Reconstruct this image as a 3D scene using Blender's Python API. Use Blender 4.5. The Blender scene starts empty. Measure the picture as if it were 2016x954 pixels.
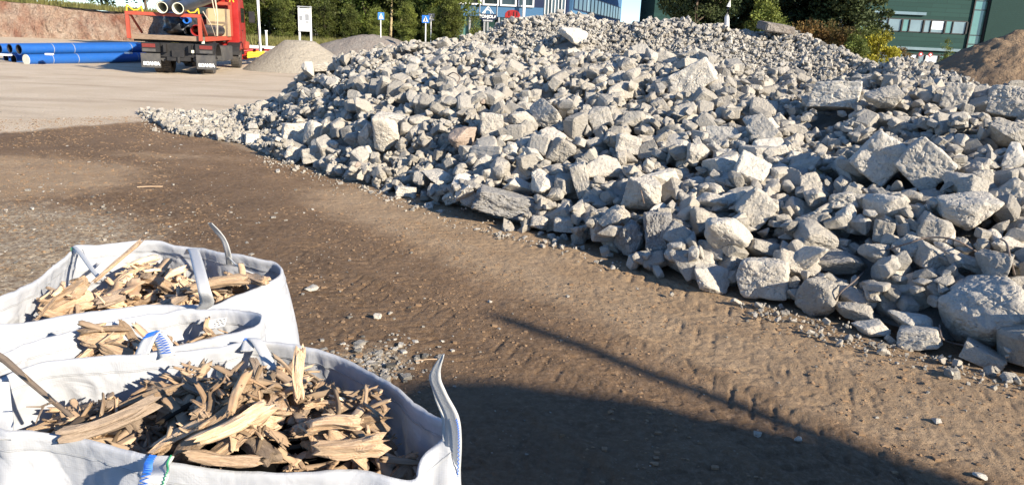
import bpy, bmesh, math, random
import numpy as np
from mathutils import Vector, Matrix

scn = bpy.context.scene
COL = scn.collection
PI = math.pi
# ------------------------------------------------------------------ camera
H = 1.8; F = 1456.0
TH = math.radians(15.4); RO = math.radians(2.6)
_f = np.array([0, math.cos(TH), -math.sin(TH)]); _r = np.array([1., 0, 0]); _u = np.array([0, math.sin(TH), math.cos(TH)])
CR = _r*math.cos(RO)+_u*math.sin(RO); CU = _u*math.cos(RO)-_r*math.sin(RO); CC = np.array([0, 0, H])
cam_d = bpy.data.cameras.new('camera'); cam = bpy.data.objects.new('camera', cam_d); COL.objects.link(cam)
M4 = Matrix(((CR[0], CU[0], -_f[0], 0), (CR[1], CU[1], -_f[1], 0), (CR[2], CU[2], -_f[2], H), (0, 0, 0, 1)))
cam.matrix_world = M4
cam_d.sensor_width = 36; cam_d.lens = F/2016*36; cam_d.clip_start = 0.05; cam_d.clip_end = 3000
scn.camera = cam
# ------------------------------------------------------------------ light
SUN_H = (0.775, -0.632); SUN_EL = math.radians(24)
w = bpy.data.worlds.new('World'); scn.world = w; w.use_nodes = True
nt = w.node_tree; nt.nodes.clear()
sky = nt.nodes.new('ShaderNodeTexSky'); sky.sky_type = 'NISHITA'; sky.sun_disc = False
sky.sun_elevation = SUN_EL; sky.sun_rotation = math.atan2(SUN_H[0], SUN_H[1]); sky.air_density = 1.0; sky.dust_density = 0.0; sky.ozone_density = 6.0; sky.altitude = 1500
bg = nt.nodes.new('ShaderNodeBackground'); bg.inputs[1].default_value = 0.118
wo = nt.nodes.new('ShaderNodeOutputWorld'); nt.links.new(sky.outputs[0], bg.inputs[0]); nt.links.new(bg.outputs[0], wo.inputs[0])
sd = bpy.data.lights.new('sun', 'SUN'); sd.energy = 5.0; sd.angle = math.radians(0.55); sd.color = (1.0, 0.90, 0.74)
so = bpy.data.objects.new('sun', sd); COL.objects.link(so)
ce = math.cos(SUN_EL); hl = math.hypot(*SUN_H)
dsun = Vector((-SUN_H[0]/hl*ce, -SUN_H[1]/hl*ce, -math.sin(SUN_EL)))
so.rotation_euler = dsun.to_track_quat('-Z', 'Y').to_euler(); so.location = (20, -20, 20)
scn.view_settings.view_transform = 'Standard'; scn.view_settings.look = 'None'
scn.view_settings.exposure = 1.08; scn.view_settings.gamma = 1
scn.render.engine = 'CYCLES'
try:
    scn.cycles.max_bounces = 6; scn.cycles.diffuse_bounces = 2; scn.cycles.transparent_max_bounces = 6
except Exception: pass

# ------------------------------------------------------------------ helpers
def ray(x, y): return _f*F+CR*(x-1008)+CU*(477-y)
def at_z(x, y, z=0.0):
    d = ray(x, y); return CC+d*((z-H)/d[2])
def at_y(x, y, Y):
    d = ray(x, y); return CC+d*(Y/d[1])
rng = np.random.default_rng(7); random.seed(7)

def _h(ix, iy, iz, seed):
    n = (ix*374761393+iy*668265263+iz*2147483647+seed*1274126177) & 0xffffffff
    n = ((n ^ (n >> 13))*1274126177) & 0xffffffff
    n = ((n ^ (n >> 16))*2246822519) & 0xffffffff
    return ((n ^ (n >> 15)) & 0xffffff)/float(0xffffff)
def vn(P, seed=0):
    P = np.atleast_2d(P); i = np.floor(P).astype(np.int64); f = P-i; u = f*f*(3-2*f); r = 0
    for a in (0, 1):
        for b in (0, 1):
            for c in (0, 1):
                wgt = (u[:, 0] if a else 1-u[:, 0])*(u[:, 1] if b else 1-u[:, 1])*(u[:, 2] if c else 1-u[:, 2])
                r = r+wgt*_h(i[:, 0]+a, i[:, 1]+b, i[:, 2]+c, seed)
    return r*2-1
def fbm(P, o=4, seed=0, gain=0.5):
    s = 0; a = 1; t = 0
    for k in range(o):
        s = s+a*vn(P*(2**k)+k*17.3, seed+k); t += a; a *= gain
    return s/t
def fb2(x, y, sc, o=4, seed=0, gain=0.5):
    sh = np.shape(x); P = np.stack([np.ravel(x)*sc, np.ravel(y)*sc, np.zeros(np.size(x))+seed*3.7], 1)
    return fbm(P, o, seed, gain).reshape(sh)
def sst(a, b, x):
    t = np.clip((x-a)/(b-a), 0, 1); return t*t*(3-2*t)

def fastmesh(name, V, Fs, smooth=False, attrs=None):
    me = bpy.data.meshes.new(name)
    V = np.asarray(V, np.float32); Fs = np.asarray(Fs, np.int32); k = Fs.shape[1]; n = len(Fs)
    me.vertices.add(len(V)); me.vertices.foreach_set('co', V.ravel())
    me.loops.add(n*k); me.loops.foreach_set('vertex_index', Fs.ravel())
    me.polygons.add(n); me.polygons.foreach_set('loop_start', np.arange(0, n*k, k, dtype=np.int32))
    try: me.polygons.foreach_set('loop_total', np.full(n, k, np.int32))
    except Exception: pass
    me.polygons.foreach_set('use_smooth', np.full(n, bool(smooth)))
    if attrs:
        for an, arr in attrs.items():
            arr = np.asarray(arr, np.float32)
            if arr.ndim == 1:
                at = me.attributes.new(an, 'FLOAT', 'POINT'); at.data.foreach_set('value', arr)
            else:
                at = me.attributes.new(an, 'FLOAT_COLOR', 'POINT'); at.data.foreach_set('color', arr.ravel())
    me.update(calc_edges=True); return me
def link(name, me, mat=None, parent=None):
    o = bpy.data.objects.new(name, me); COL.objects.link(o)
    if mat is not None and me is not None:
        if len(me.materials) == 0: me.materials.append(mat)
    if parent is not None: o.parent = parent
    return o
def tag(o, label=None, cat=None, group=None, kind=None):
    if label: o['label'] = label
    if cat: o['category'] = cat
    if group: o['group'] = group
    if kind: o['kind'] = kind
    return o
def empty(name, loc=(0, 0, 0), rz=0.0, label=None, cat=None, group=None):
    o = bpy.data.objects.new(name, None); COL.objects.link(o); o.location = loc; o.rotation_euler = (0, 0, rz); o.empty_display_size = 0.1
    return tag(o, label, cat, group)
def copy_tree(o, parent=None):
    c = o.copy(); COL.objects.link(c)
    if parent is not None: c.parent = parent
    for ch in list(o.children): copy_tree(ch, c)
    return c

class MB:
    def __init__(s): s.V = []; s.F = []
    def add(s, vs, fs):
        b = len(s.V); s.V += [tuple(v) for v in vs]; s.F += [tuple(i+b for i in f) for f in fs]
    def box(s, c, d, rot=None):
        x, y, z = d[0]/2, d[1]/2, d[2]/2
        vs = [Vector(v) for v in ((-x, -y, -z), (x, -y, -z), (x, y, -z), (-x, y, -z), (-x, -y, z), (x, -y, z), (x, y, z), (-x, y, z))]
        if rot is not None: vs = [rot @ v for v in vs]
        s.add([v+Vector(c) for v in vs], [(0, 3, 2, 1), (4, 5, 6, 7), (0, 1, 5, 4), (1, 2, 6, 5), (2, 3, 7, 6), (3, 0, 4, 7)]); return s
    def bar(s, a, b, wd, ht=None):
        a = Vector(a); b = Vector(b); ht = ht or wd; d = b-a; q = d.to_track_quat('X', 'Z').to_matrix()
        return s.box((a+b)/2, (d.length, wd, ht), q)
    def tube(s, pts, r, n=8, cap=True):
        pts = [Vector(p) for p in pts]; rs = r if hasattr(r, '__len__') else [r]*len(pts)
        vs = []; fs = []
        for i, p in enumerate(pts):
            d = (pts[min(i+1, len(pts)-1)]-pts[max(i-1, 0)]).normalized(); q = d.to_track_quat('Z', 'Y')
            for k in range(n):
                a = 2*PI*k/n; vs.append(p+q @ Vector((math.cos(a)*rs[i], math.sin(a)*rs[i], 0)))
        for i in range(len(pts)-1):
            for k in range(n):
                k2 = (k+1) % n; fs.append((i*n+k, i*n+k2, (i+1)*n+k2, (i+1)*n+k))
        if cap: fs.append(tuple(range(n))[::-1]); fs.append(tuple((len(pts)-1)*n+k for k in range(n)))
        s.add(vs, fs); return s
    def hollow(s, a, b, ro, ri, n=28):
        a = Vector(a); b = Vector(b); q = (b-a).to_track_quat('Z', 'Y'); vs = []
        for p, r in ((a, ro), (b, ro), (b, ri), (a, ri)):
            for k in range(n):
                t = 2*PI*k/n; vs.append(p+q @ Vector((math.cos(t)*r, math.sin(t)*r, 0)))
        fs = []
        for j in range(4):
            j2 = (j+1) % 4
            for k in range(n):
                k2 = (k+1) % n; fs.append((j*n+k, j*n+k2, j2*n+k2, j2*n+k))
        s.add(vs, fs); return s
    def build(s, name, mat, parent=None, smooth=False, bevel=0):
        me = bpy.data.meshes.new(name); me.from_pydata([tuple(v) for v in s.V], [], s.F); me.update()
        bm = bmesh.new(); bm.from_mesh(me)
        bmesh.ops.recalc_face_normals(bm, faces=bm.faces)
        if bevel: bmesh.ops.bevel(bm, geom=[e for e in bm.edges], offset=bevel, segments=2, affect='EDGES', clamp_overlap=True)
        bm.to_mesh(me); bm.free()
        if smooth:
            me.polygons.foreach_set('use_smooth', [True]*len(me.polygons))
            try: me.set_sharp_from_angle(angle=math.radians(40))
            except Exception: pass
        return link(name, me, mat, parent)

# ------------------------------------------------------------------ materials
def mat(name, col, rough=0.7, metal=0.0, noise=None, bump=None, spec=0.4, coords='obj', stretch=None, trans=0.0, attr=None, attr_amt=0.5):
    """noise=(scale, amount, dark colour); bump=(scale, strength, distance)"""
    m = bpy.data.materials.new(name); m.use_nodes = True; n = m.node_tree; N = n.nodes; L = n.links
    b = N['Principled BSDF']; b.inputs['Roughness'].default_value = rough; b.inputs['Metallic'].default_value = metal
    try: b.inputs['Specular IOR Level'].default_value = spec
    except Exception: pass
    if coords == 'world':
        g = N.new('ShaderNodeNewGeometry'); src = g.outputs['Position']
    else:
        t = N.new('ShaderNodeTexCoord'); src = t.outputs['Object']
    if stretch:
        mp = N.new('ShaderNodeMapping'); mp.inputs['Scale'].default_value = stretch; L.new(src, mp.inputs[0]); src = mp.outputs[0]
    cs = None
    rgb = N.new('ShaderNodeRGB'); rgb.outputs[0].default_value = (*col, 1); cs = rgb.outputs[0]
    if noise:
        for sc, amt, dk in (noise if isinstance(noise, list) else [noise]):
            nz = N.new('ShaderNodeTexNoise'); nz.inputs['Scale'].default_value = sc; nz.inputs['Detail'].default_value = 6; nz.inputs['Roughness'].default_value = 0.62; L.new(src, nz.inputs['Vector'])
            rp = N.new('ShaderNodeValToRGB'); rp.color_ramp.elements[0].position = 0.38; rp.color_ramp.elements[1].position = 0.62; L.new(nz.outputs[0], rp.inputs[0])
            mm = N.new('ShaderNodeMath'); mm.operation = 'MULTIPLY'; mm.inputs[1].default_value = amt; L.new(rp.outputs[0], mm.inputs[0])
            mx = N.new('ShaderNodeMix'); mx.data_type = 'RGBA'; L.new(mm.outputs[0], mx.inputs[0]); L.new(cs, mx.inputs[6]); mx.inputs[7].default_value = (*dk, 1); cs = mx.outputs[2]
    if attr:
        at = N.new('ShaderNodeAttribute'); at.attribute_name = attr
        oi = N.new('ShaderNodeObjectInfo'); ad = N.new('ShaderNodeMath'); ad.operation = 'ADD'; L.new(at.outputs['Fac'], ad.inputs[0])
        sb = N.new('ShaderNodeMath'); sb.operation = 'SUBTRACT'; L.new(oi.outputs['Random'], sb.inputs[0]); sb.inputs[1].default_value = 0.5; L.new(sb.outputs[0], ad.inputs[1])
        mr = N.new('ShaderNodeMath'); mr.operation = 'MULTIPLY_ADD'; mr.inputs[1].default_value = attr_amt; mr.inputs[2].default_value = 1.0; L.new(ad.outputs[0], mr.inputs[0])
        hs = N.new('ShaderNodeHueSaturation'); L.new(cs, hs.inputs['Color']); L.new(mr.outputs[0], hs.inputs['Value']); cs = hs.outputs[0]
    L.new(cs, b.inputs['Base Color'])
    if bump:
        prev = None
        for sc, st, ds in (bump if isinstance(bump, list) else [bump]):
            nb = N.new('ShaderNodeTexNoise'); nb.inputs['Scale'].default_value = sc; nb.inputs['Detail'].default_value = 7; nb.inputs['Roughness'].default_value = 0.65; L.new(src, nb.inputs['Vector'])
            bp = N.new('ShaderNodeBump'); bp.inputs['Strength'].default_value = st; bp.inputs['Distance'].default_value = ds; L.new(nb.outputs[0], bp.inputs['Height'])
            if prev: L.new(prev, bp.inputs['Normal'])
            prev = bp.outputs[0]
        L.new(prev, b.inputs['Normal'])
    if trans:
        tr = N.new('ShaderNodeBsdfTranslucent'); L.new(cs, tr.inputs[0]); ms = N.new('ShaderNodeMixShader'); ms.inputs[0].default_value = trans
        L.new(b.outputs[0], ms.inputs[1]); L.new(tr.outputs[0], ms.inputs[2]); L.new(ms.outputs[0], N['Material Output'].inputs[0])
    return m

M = {}
M['rock'] = mat('pale_concrete', (0.575, 0.535, 0.465), 0.9, noise=[(1.1, 0.45, (0.52, 0.43, 0.31)), (3.0, 0.45, (0.50, 0.46, 0.40)), (22, 0.4, (0.40, 0.365, 0.315)), (90, 0.3, (0.27, 0.245, 0.21))],
                bump=[(13, 0.8, 0.045), (42, 0.9, 0.018), (130, 0.6, 0.006)], coords='world', attr='tone', attr_amt=0.45, spec=0.15)
M['rock_rough'] = mat('pitted_concrete', (0.33, 0.31, 0.285), 0.95, noise=[(14, 0.7, (0.17, 0.16, 0.15)), (70, 0.5, (0.45, 0.43, 0.39))], bump=[(22, 1.0, 0.04), (80, 0.9, 0.012)], coords='world', spec=0.15)
M['rock_brown'] = mat('brown_granite', (0.36, 0.27, 0.21), 0.9, noise=[(8, 0.6, (0.26, 0.20, 0.16)), (60, 0.4, (0.42, 0.36, 0.30))], bump=[(30, 0.6, 0.02), (110, 0.4, 0.005)], coords='world', spec=0.2)
M['soil'] = mat('soil_crumb', (0.24, 0.155, 0.09), 0.95, noise=[(1.6, 0.5, (0.15, 0.095, 0.055)), (40, 0.5, (0.32, 0.22, 0.14))], coords='world', spec=0.1)
M['steel'] = mat('rusty_steel', (0.20, 0.17, 0.15), 0.6, 0.5, noise=(30, 0.6, (0.14, 0.08, 0.05)))
M['wood'] = mat('splintered_wood', (0.54, 0.38, 0.24), 0.8, noise=[(3, 0.6, (0.38, 0.23, 0.125)), (9, 0.5, (0.62, 0.49, 0.35)), (16, 0.4, (0.24, 0.14, 0.08))],
                bump=[(6, 0.9, 0.008), (18, 0.8, 0.003)], stretch=(0.16, 1, 1), attr='tone', attr_amt=0.8, spec=0.15)
M['wood_dark'] = mat('weathered_wood', (0.27, 0.20, 0.145), 0.85, noise=[(5, 0.6, (0.15, 0.11, 0.08)), (40, 0.5, (0.38, 0.30, 0.22))], bump=[(6, 0.9, 0.008), (18, 0.8, 0.003)], stretch=(0.16, 1, 1), attr='tone', attr_amt=0.5, spec=0.15)
M['bark'] = mat('bark', (0.12, 0.085, 0.06), 0.9, noise=(12, 0.6, (0.06, 0.045, 0.035)), bump=(20, 0.8, 0.02))
M['birch'] = mat('birch_bark', (0.68, 0.67, 0.64), 0.8, noise=(9, 0.35, (0.12, 0.11, 0.10)))
M['leaf'] = mat('leaf_green', (0.05, 0.082, 0.016), 0.6, noise=(0.7, 0.7, (0.11, 0.125, 0.024)), coords='world', attr='tone', attr_amt=0.9, trans=0.3, spec=0.3)
M['leaf_b'] = mat('leaf_yellowgreen', (0.125, 0.14, 0.027), 0.6, noise=(0.8, 0.6, (0.09, 0.125, 0.03)), coords='world', attr='tone', attr_amt=0.9, trans=0.3, spec=0.3)
M['leaf_p'] = mat('pine_needles', (0.024, 0.036, 0.014), 0.7, noise=(0.8, 0.6, (0.065, 0.075, 0.025)), coords='world', attr='tone', attr_amt=0.9, trans=0.15, spec=0.2)
M['leaf_y'] = mat('autumn_leaf', (0.42, 0.36, 0.035), 0.6, noise=(1.0, 0.5, (0.24, 0.25, 0.04)), coords='world', attr='tone', attr_amt=0.8, trans=0.35, spec=0.2)
M['leaf_r'] = mat('rust_leaf', (0.17, 0.095, 0.03), 0.7, noise=(1.0, 0.6, (0.09, 0.10, 0.03)), coords='world', attr='tone', attr_amt=0.8, trans=0.25, spec=0.2)
M['grass'] = mat('dry_grass', (0.20, 0.18, 0.06), 0.8, noise=(1.4, 0.6, (0.09, 0.11, 0.03)), coords='world', attr='tone', attr_amt=0.8, trans=0.2)
M['tyre'] = mat('tyre_rubber', (0.035, 0.034, 0.033), 0.85, noise=(6, 0.5, (0.16, 0.13, 0.10)))
M['black'] = mat('dusty_black', (0.012, 0.012, 0.013), 0.6, noise=(4, 0.5, (0.035, 0.03, 0.026)))
M['blackpl'] = mat('black_plastic', (0.025, 0.028, 0.034), 0.35, noise=(3, 0.4, (0.06, 0.06, 0.065)))
M['grey'] = mat('dusty_grey', (0.05, 0.05, 0.052), 0.65, noise=(3, 0.7, (0.11, 0.10, 0.085)))
M['red'] = mat('red_paint', (0.29, 0.014, 0.012), 0.35, noise=(3, 0.3, (0.5, 0.05, 0.04)))
M['redor'] = mat('orange_red_paint', (0.36, 0.06, 0.032), 0.5, noise=(5, 0.5, (0.33, 0.08, 0.05)))
M['yellow'] = mat('yellow_paint', (0.80, 0.48, 0.03), 0.5, noise=(5, 0.3, (0.6, 0.35, 0.04)))
M['white'] = mat('white_paint', (0.78, 0.78, 0.76), 0.5, noise=(4, 0.25, (0.6, 0.58, 0.54)))
M['blue'] = mat('blue_pipe', (0.010, 0.085, 0.33), 0.38, noise=[(2.5, 0.35, (0.015, 0.11, 0.35)), (14, 0.25, (0.06, 0.12, 0.28))], coords='world')
M['cream'] = mat('cream_lining', (0.74, 0.72, 0.58), 0.5, noise=(5, 0.3, (0.6, 0.58, 0.45)))
M['plank'] = mat('brown_planks', (0.22, 0.15, 0.10), 0.85, noise=[(8, 0.6, (0.13, 0.09, 0.06)), (40, 0.4, (0.32, 0.25, 0.18))], stretch=(0.2, 1, 1))
M['ply'] = mat('plywood', (0.45, 0.35, 0.20), 0.8, noise=(4, 0.5, (0.33, 0.25, 0.14)))
M['strap'] = mat('beige_strap', (0.55, 0.45, 0.33), 0.8)
M['redlens'] = mat('red_lens', (0.16, 0.025, 0.02), 0.25, noise=(9, 0.4, (0.2, 0.05, 0.04)))
M['navy'] = mat('navy_paint', (0.012, 0.02, 0.055), 0.5, noise=(3, 0.3, (0.02, 0.03, 0.07)))
M['signblue'] = mat('sign_blue', (0.02, 0.14, 0.52), 0.4, noise=(8, 0.2, (0.03, 0.18, 0.55)))
M['greyink'] = mat('grey_print', (0.30, 0.31, 0.32), 0.6, noise=(10, 0.3, (0.2, 0.2, 0.2)))
M['ink'] = mat('black_print', (0.06, 0.06, 0.07), 0.7, noise=(50, 0.4, (0.2, 0.2, 0.22)))
M['stitch'] = mat('blue_stitching', (0.02, 0.13, 0.55), 0.6, noise=(60, 0.3, (0.05, 0.22, 0.6)))
M['greenst'] = mat('green_stitching', (0.03, 0.30, 0.12), 0.6, noise=(60, 0.3, (0.05, 0.35, 0.2)))
M['gravel'] = mat('grey_gravel', (0.40, 0.345, 0.27), 0.95, noise=[(2, 0.4, (0.33, 0.28, 0.22)), (9, 0.6, (0.27, 0.23, 0.18)), (26, 0.5, (0.5, 0.45, 0.36))], bump=[(7, 1.0, 0.12), (22, 0.8, 0.05)], coords='world', spec=0.1)
M['gravel2'] = mat('dark_gravel', (0.27, 0.235, 0.20), 0.95, noise=[(1.0, 0.5, (0.24, 0.16, 0.12)), (9, 0.6, (0.18, 0.16, 0.14)), (26, 0.4, (0.4, 0.37, 0.33))], bump=[(7, 1.0, 0.12), (20, 0.7, 0.05)], coords='world', spec=0.1)
M['sand'] = mat('brown_sand', (0.31, 0.215, 0.135), 0.95, noise=[(1.2, 0.6, (0.22, 0.145, 0.09)), (6, 0.4, (0.38, 0.28, 0.18)), (30, 0.4, (0.2, 0.13, 0.08))], bump=[(3, 1.0, 0.25), (14, 0.8, 0.06)], coords='world', spec=0.1)

def bag_mat():
    m = mat('woven_white_fabric', (0.56, 0.575, 0.61), 0.5, noise=[(3, 0.35, (0.44, 0.44, 0.445)), (40, 0.12, (0.40, 0.39, 0.37))], trans=0.25, spec=0.35)
    N = m.node_tree.nodes; L = m.node_tree.links; b = N['Principled BSDF']
    t = N.new('ShaderNodeTexCoord')
    wz = N.new('ShaderNodeTexWave'); wz.bands_direction = 'Z'; wz.inputs['Scale'].default_value = 55; wz.inputs['Distortion'].default_value = 0.6; L.new(t.outputs['Object'], wz.inputs[0])
    wx = N.new('ShaderNodeTexWave'); wx.bands_direction = 'X'; wx.inputs['Scale'].default_value = 55; wx.inputs['Distortion'].default_value = 0.6; L.new(t.outputs['Object'], wx.inputs[0])
    b1 = N.new('ShaderNodeBump'); b1.inputs['Strength'].default_value = 0.04; b1.inputs['Distance'].default_value = 0.004; L.new(wz.outputs['Fac'], b1.inputs['Height'])
    b2 = N.new('ShaderNodeBump'); b2.inputs['Strength'].default_value = 0.035; b2.inputs['Distance'].default_value = 0.004; L.new(wx.outputs['Fac'], b2.inputs['Height']); L.new(b1.outputs[0], b2.inputs['Normal'])
    nz = N.new('ShaderNodeTexNoise'); nz.inputs['Scale'].default_value = 9; nz.inputs['Detail'].default_value = 5; nz.inputs['Distortion'].default_value = 0.8; L.new(t.outputs['Object'], nz.inputs['Vector'])
    b3 = N.new('ShaderNodeBump'); b3.inputs['Strength'].default_value = 0.45; b3.inputs['Distance'].default_value = 0.02; L.new(nz.outputs[0], b3.inputs['Height']); L.new(b2.outputs[0], b3.inputs['Normal'])
    L.new(b3.outputs[0], b.inputs['Normal']); return m
M['bag'] = bag_mat()
M['webbing'] = mat('white_webbing', (0.52, 0.52, 0.515), 0.65, noise=(60, 0.2, (0.65, 0.65, 0.63)), bump=(160, 0.4, 0.003), trans=0.1)

def glass_mat(name, c, r=0.08):
    m = mat(name, c, r, 0.0, noise=(0.6, 0.5, tuple(v*0.6 for v in c)), coords='world', spec=0.9); return m
M['glass'] = glass_mat('dark_glass', (0.02, 0.028, 0.03)); M['glass_l'] = glass_mat('pale_glass', (0.16, 0.22, 0.24), 0.12); M['glass_g'] = glass_mat('green_glass', (0.10, 0.22, 0.20), 0.12)

def stripe_mat(name, c1, c2, freq, rough=0.85, tiles=None):
    m = mat(name, c1, rough, noise=(1.5, 0.25, c2), coords='world')
    N = m.node_tree.nodes; L = m.node_tree.links; b = N['Principled BSDF']
    g = N.new('ShaderNodeNewGeometry'); wv = N.new('ShaderNodeTexWave'); wv.bands_direction = 'Z'; wv.wave_profile = 'SAW'; wv.inputs['Scale'].default_value = freq; L.new(g.outputs['Position'], wv.inputs[0])
    bp = N.new('ShaderNodeBump'); bp.inputs['Strength'].default_value = 0.6; bp.inputs['Distance'].default_value = 0.05; L.new(wv.outputs['Fac'], bp.inputs['Height']); L.new(bp.outputs[0], b.inputs['Normal'])
    if tiles:
        mp = N.new('ShaderNodeMapping'); mp.inputs['Rotation'].default_value = (PI/2, 0, 0); L.new(g.outputs['Position'], mp.inputs[0])
        br = N.new('ShaderNodeTexBrick'); br.inputs['Scale'].default_value = 1; br.inputs['Brick Width'].default_value = 3.0; br.inputs['Row Height'].default_value = 0.42; br.inputs['Mortar Size'].default_value = 0.012
        br.inputs['Color1'].default_value = (*c1, 1); br.inputs['Color2'].default_value = (*c2, 1); br.inputs['Mortar'].default_value = (c1[0]*0.4, c1[1]*0.4, c1[2]*0.4, 1); L.new(mp.outputs[0], br.inputs[0])
        L.new(br.outputs[0], b.inputs['Base Color'])
    return m
M['bluepanel'] = stripe_mat('blue_cladding', (0.06, 0.15, 0.27), (0.05, 0.12, 0.22), 0.9)
M['greenpanel'] = stripe_mat('green_cladding', (0.006, 0.034, 0.028), (0.012, 0.048, 0.040), 0.3, tiles=1)
M['greencorr'] = stripe_mat('green_corrugated', (0.006, 0.030, 0.025), (0.009, 0.038, 0.032), 1.6)

# ground material
def ground_mat():
    m = bpy.data.materials.new('bare_ground'); m.use_nodes = True; N = m.node_tree.nodes; L = m.node_tree.links; b = N['Principled BSDF']
    b.inputs['Roughness'].default_value = 0.95
    try: b.inputs['Specular IOR Level'].default_value = 0.12
    except Exception: pass
    g = N.new('ShaderNodeNewGeometry'); P = g.outputs['Position']
    at = N.new('ShaderNodeAttribute'); at.attribute_name = 'zone'; sp = N.new('ShaderNodeSeparateColor'); L.new(at.outputs['Color'], sp.inputs[0])
    def nz(sc, det=7, ro=0.65):
        n = N.new('ShaderNodeTexNoise'); n.inputs['Scale'].default_value = sc; n.inputs['Detail'].default_value = det; n.inputs['Roughness'].default_value = ro; L.new(P, n.inputs['Vector']); return n.outputs[0]
    def ramp(s, a, bb):
        r = N.new('ShaderNodeMapRange'); r.inputs[1].default_value = a; r.inputs[2].default_value = bb; L.new(s, r.inputs[0]); return r.outputs[0]
    def mix(f, A, B):
        x = N.new('ShaderNodeMix'); x.data_type = 'RGBA'
        if isinstance(f, float): x.inputs[0].default_value = f
        else: L.new(f, x.inputs[0])
        for k, v in ((6, A), (7, B)):
            if isinstance(v, tuple): x.inputs[k].default_value = (*v, 1)
            else: L.new(v, x.inputs[k])
        return x.outputs[2]
    def two(A, B, sc, lo=0.38, hi=0.62): return mix(ramp(nz(sc), lo, hi), A, B)
    base = mix(ramp(nz(30), 0.45, 0.7), two((0.235, 0.15, 0.086), (0.15, 0.094, 0.054), 1.6), (0.29, 0.20, 0.13))
    wet = mix(ramp(nz(22), 0.4, 0.7), two((0.175, 0.11, 0.064), (0.115, 0.073, 0.044), 2.3), (0.22, 0.15, 0.095))
    light = mix(ramp(nz(18), 0.45, 0.75), two((0.60, 0.49, 0.36), (0.52, 0.41, 0.29), 0.5), (0.46, 0.375, 0.28))
    tan = mix(ramp(nz(26), 0.4, 0.7), two((0.40, 0.285, 0.18), (0.31, 0.21, 0.125), 2.0), (0.29, 0.205, 0.13))
    grey = mix(ramp(nz(24), 0.42, 0.62), two((0.48, 0.395, 0.285), (0.34, 0.255, 0.165), 3.0), (0.20, 0.14, 0.09))
    def msk(ch): # break up with noise
        a = N.new('ShaderNodeMath'); a.operation = 'MULTIPLY_ADD'; L.new(nz(5), a.inputs[0]); a.inputs[1].default_value = 0.7; 
        s2 = N.new('ShaderNodeMath'); s2.operation = 'SUBTRACT'; L.new(sp.outputs[ch], s2.inputs[0]); s2.inputs[1].default_value = 0.35; L.new(s2.outputs[0], a.inputs[2])
        r = ramp(a.outputs[0], 0.3, 0.62); return r
    al = N.new('ShaderNodeMath'); al.operation = 'MULTIPLY'; L.new(at.outputs['Alpha'], al.inputs[0]); al.inputs[1].default_value = 1
    c = mix(al.outputs[0], base, wet)
    c = mix(msk(2), c, grey); c = mix(msk(1), c, tan); c = mix(sp.outputs[0], c, light)
    # small pale grit
    vo = N.new('ShaderNodeTexVoronoi'); vo.inputs['Scale'].default_value = 34; L.new(P, vo.inputs['Vector'])
    gm = N.new('ShaderNodeMath'); gm.operation = 'LESS_THAN'; L.new(vo.outputs['Distance'], gm.inputs[0]); gm.inputs[1].default_value = 0.16
    g2 = N.new('ShaderNodeMath'); g2.operation = 'MULTIPLY'; L.new(gm.outputs[0], g2.inputs[0]); L.new(ramp(nz(3), 0.5, 0.7), g2.inputs[1])
    c = mix(g2.outputs[0], c, (0.36, 0.31, 0.25))
    L.new(c, b.inputs['Base Color'])
    prev = None
    for sc, st, ds in ((9, 0.5, 0.03), (48, 1.0, 0.02), (150, 1.0, 0.008)):
        bp = N.new('ShaderNodeBump'); bp.inputs['Strength'].default_value = st; bp.inputs['Distance'].default_value = ds; L.new(nz(sc), bp.inputs['Height'])
        if prev: L.new(prev, bp.inputs['Normal'])
        prev = bp.outputs[0]
    L.new(prev, b.inputs['Normal'])
    return m
M['ground'] = ground_mat()

def cliff_mat():
    m = mat('red_rock', (0.50, 0.37, 0.27), 0.9, noise=[(0.42, 0.95, (0.27, 0.105, 0.065)), (0.9, 0.85, (0.56, 0.45, 0.35)), (2.0, 0.4, (0.30, 0.14, 0.09)), (5, 0.35, (0.18, 0.12, 0.09))], bump=[(1.5, 1.0, 0.6), (6, 0.8, 0.15)], coords='world', stretch=(1, 1, 0.45), spec=0.15)
    return m
M['cliff'] = cliff_mat()

# ------------------------------------------------------------------ rubble surface description
FOOT = np.array([(-7.6, 14.95), (-7.05, 14.2), (-5.84, 12.5), (-4.29, 11.6), (-3.23, 10.2), (-1.96, 8.96), (-1.02, 8.0), (-0.04, 6.84), (0.58, 6.5), (1.05, 5.75), (1.54, 5.35), (2.08, 5.0), (2.36, 4.6), (2.77, 4.25), (3.13, 4.05), (4.5, 3.7), (6.5, 3.6), (9, 3.6)])
f_az = FOOT[:, 0]/FOOT[:, 1]
CREST = [(310, 228, 15.0), (420, 198, 15.2), (480, 188, 15), (560, 174, 14.6), (592, 142, 14.2), (650, 115, 14.0), (700, 92, 13.7), (750, 72, 13.5), (850, 66, 13), (950, 76, 12.5), (1050, 86, 12), (1150, 84, 11.5), (1250, 98, 11),
         (1350, 104, 10.5), (1450, 110, 10), (1550, 118, 9.6), (1650, 126, 9.2), (1750, 136, 8.9), (1850, 150, 8.6), (1930, 162, 8.3), (2016, 182, 8.0), (2200, 200, 7.6), (3000, 260, 7)]
c_az = []; c_z = []; c_Y = []
for (a, b_, Y) in CREST:
    p = at_y(a, b_, Y); c_az.append(p[0]/p[1]); c_z.append(max(0.03, p[2]-(0.17 if a < 900 else (0.24 if 1000 < a < 1700 else 0.12)))); c_Y.append(Y)
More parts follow.
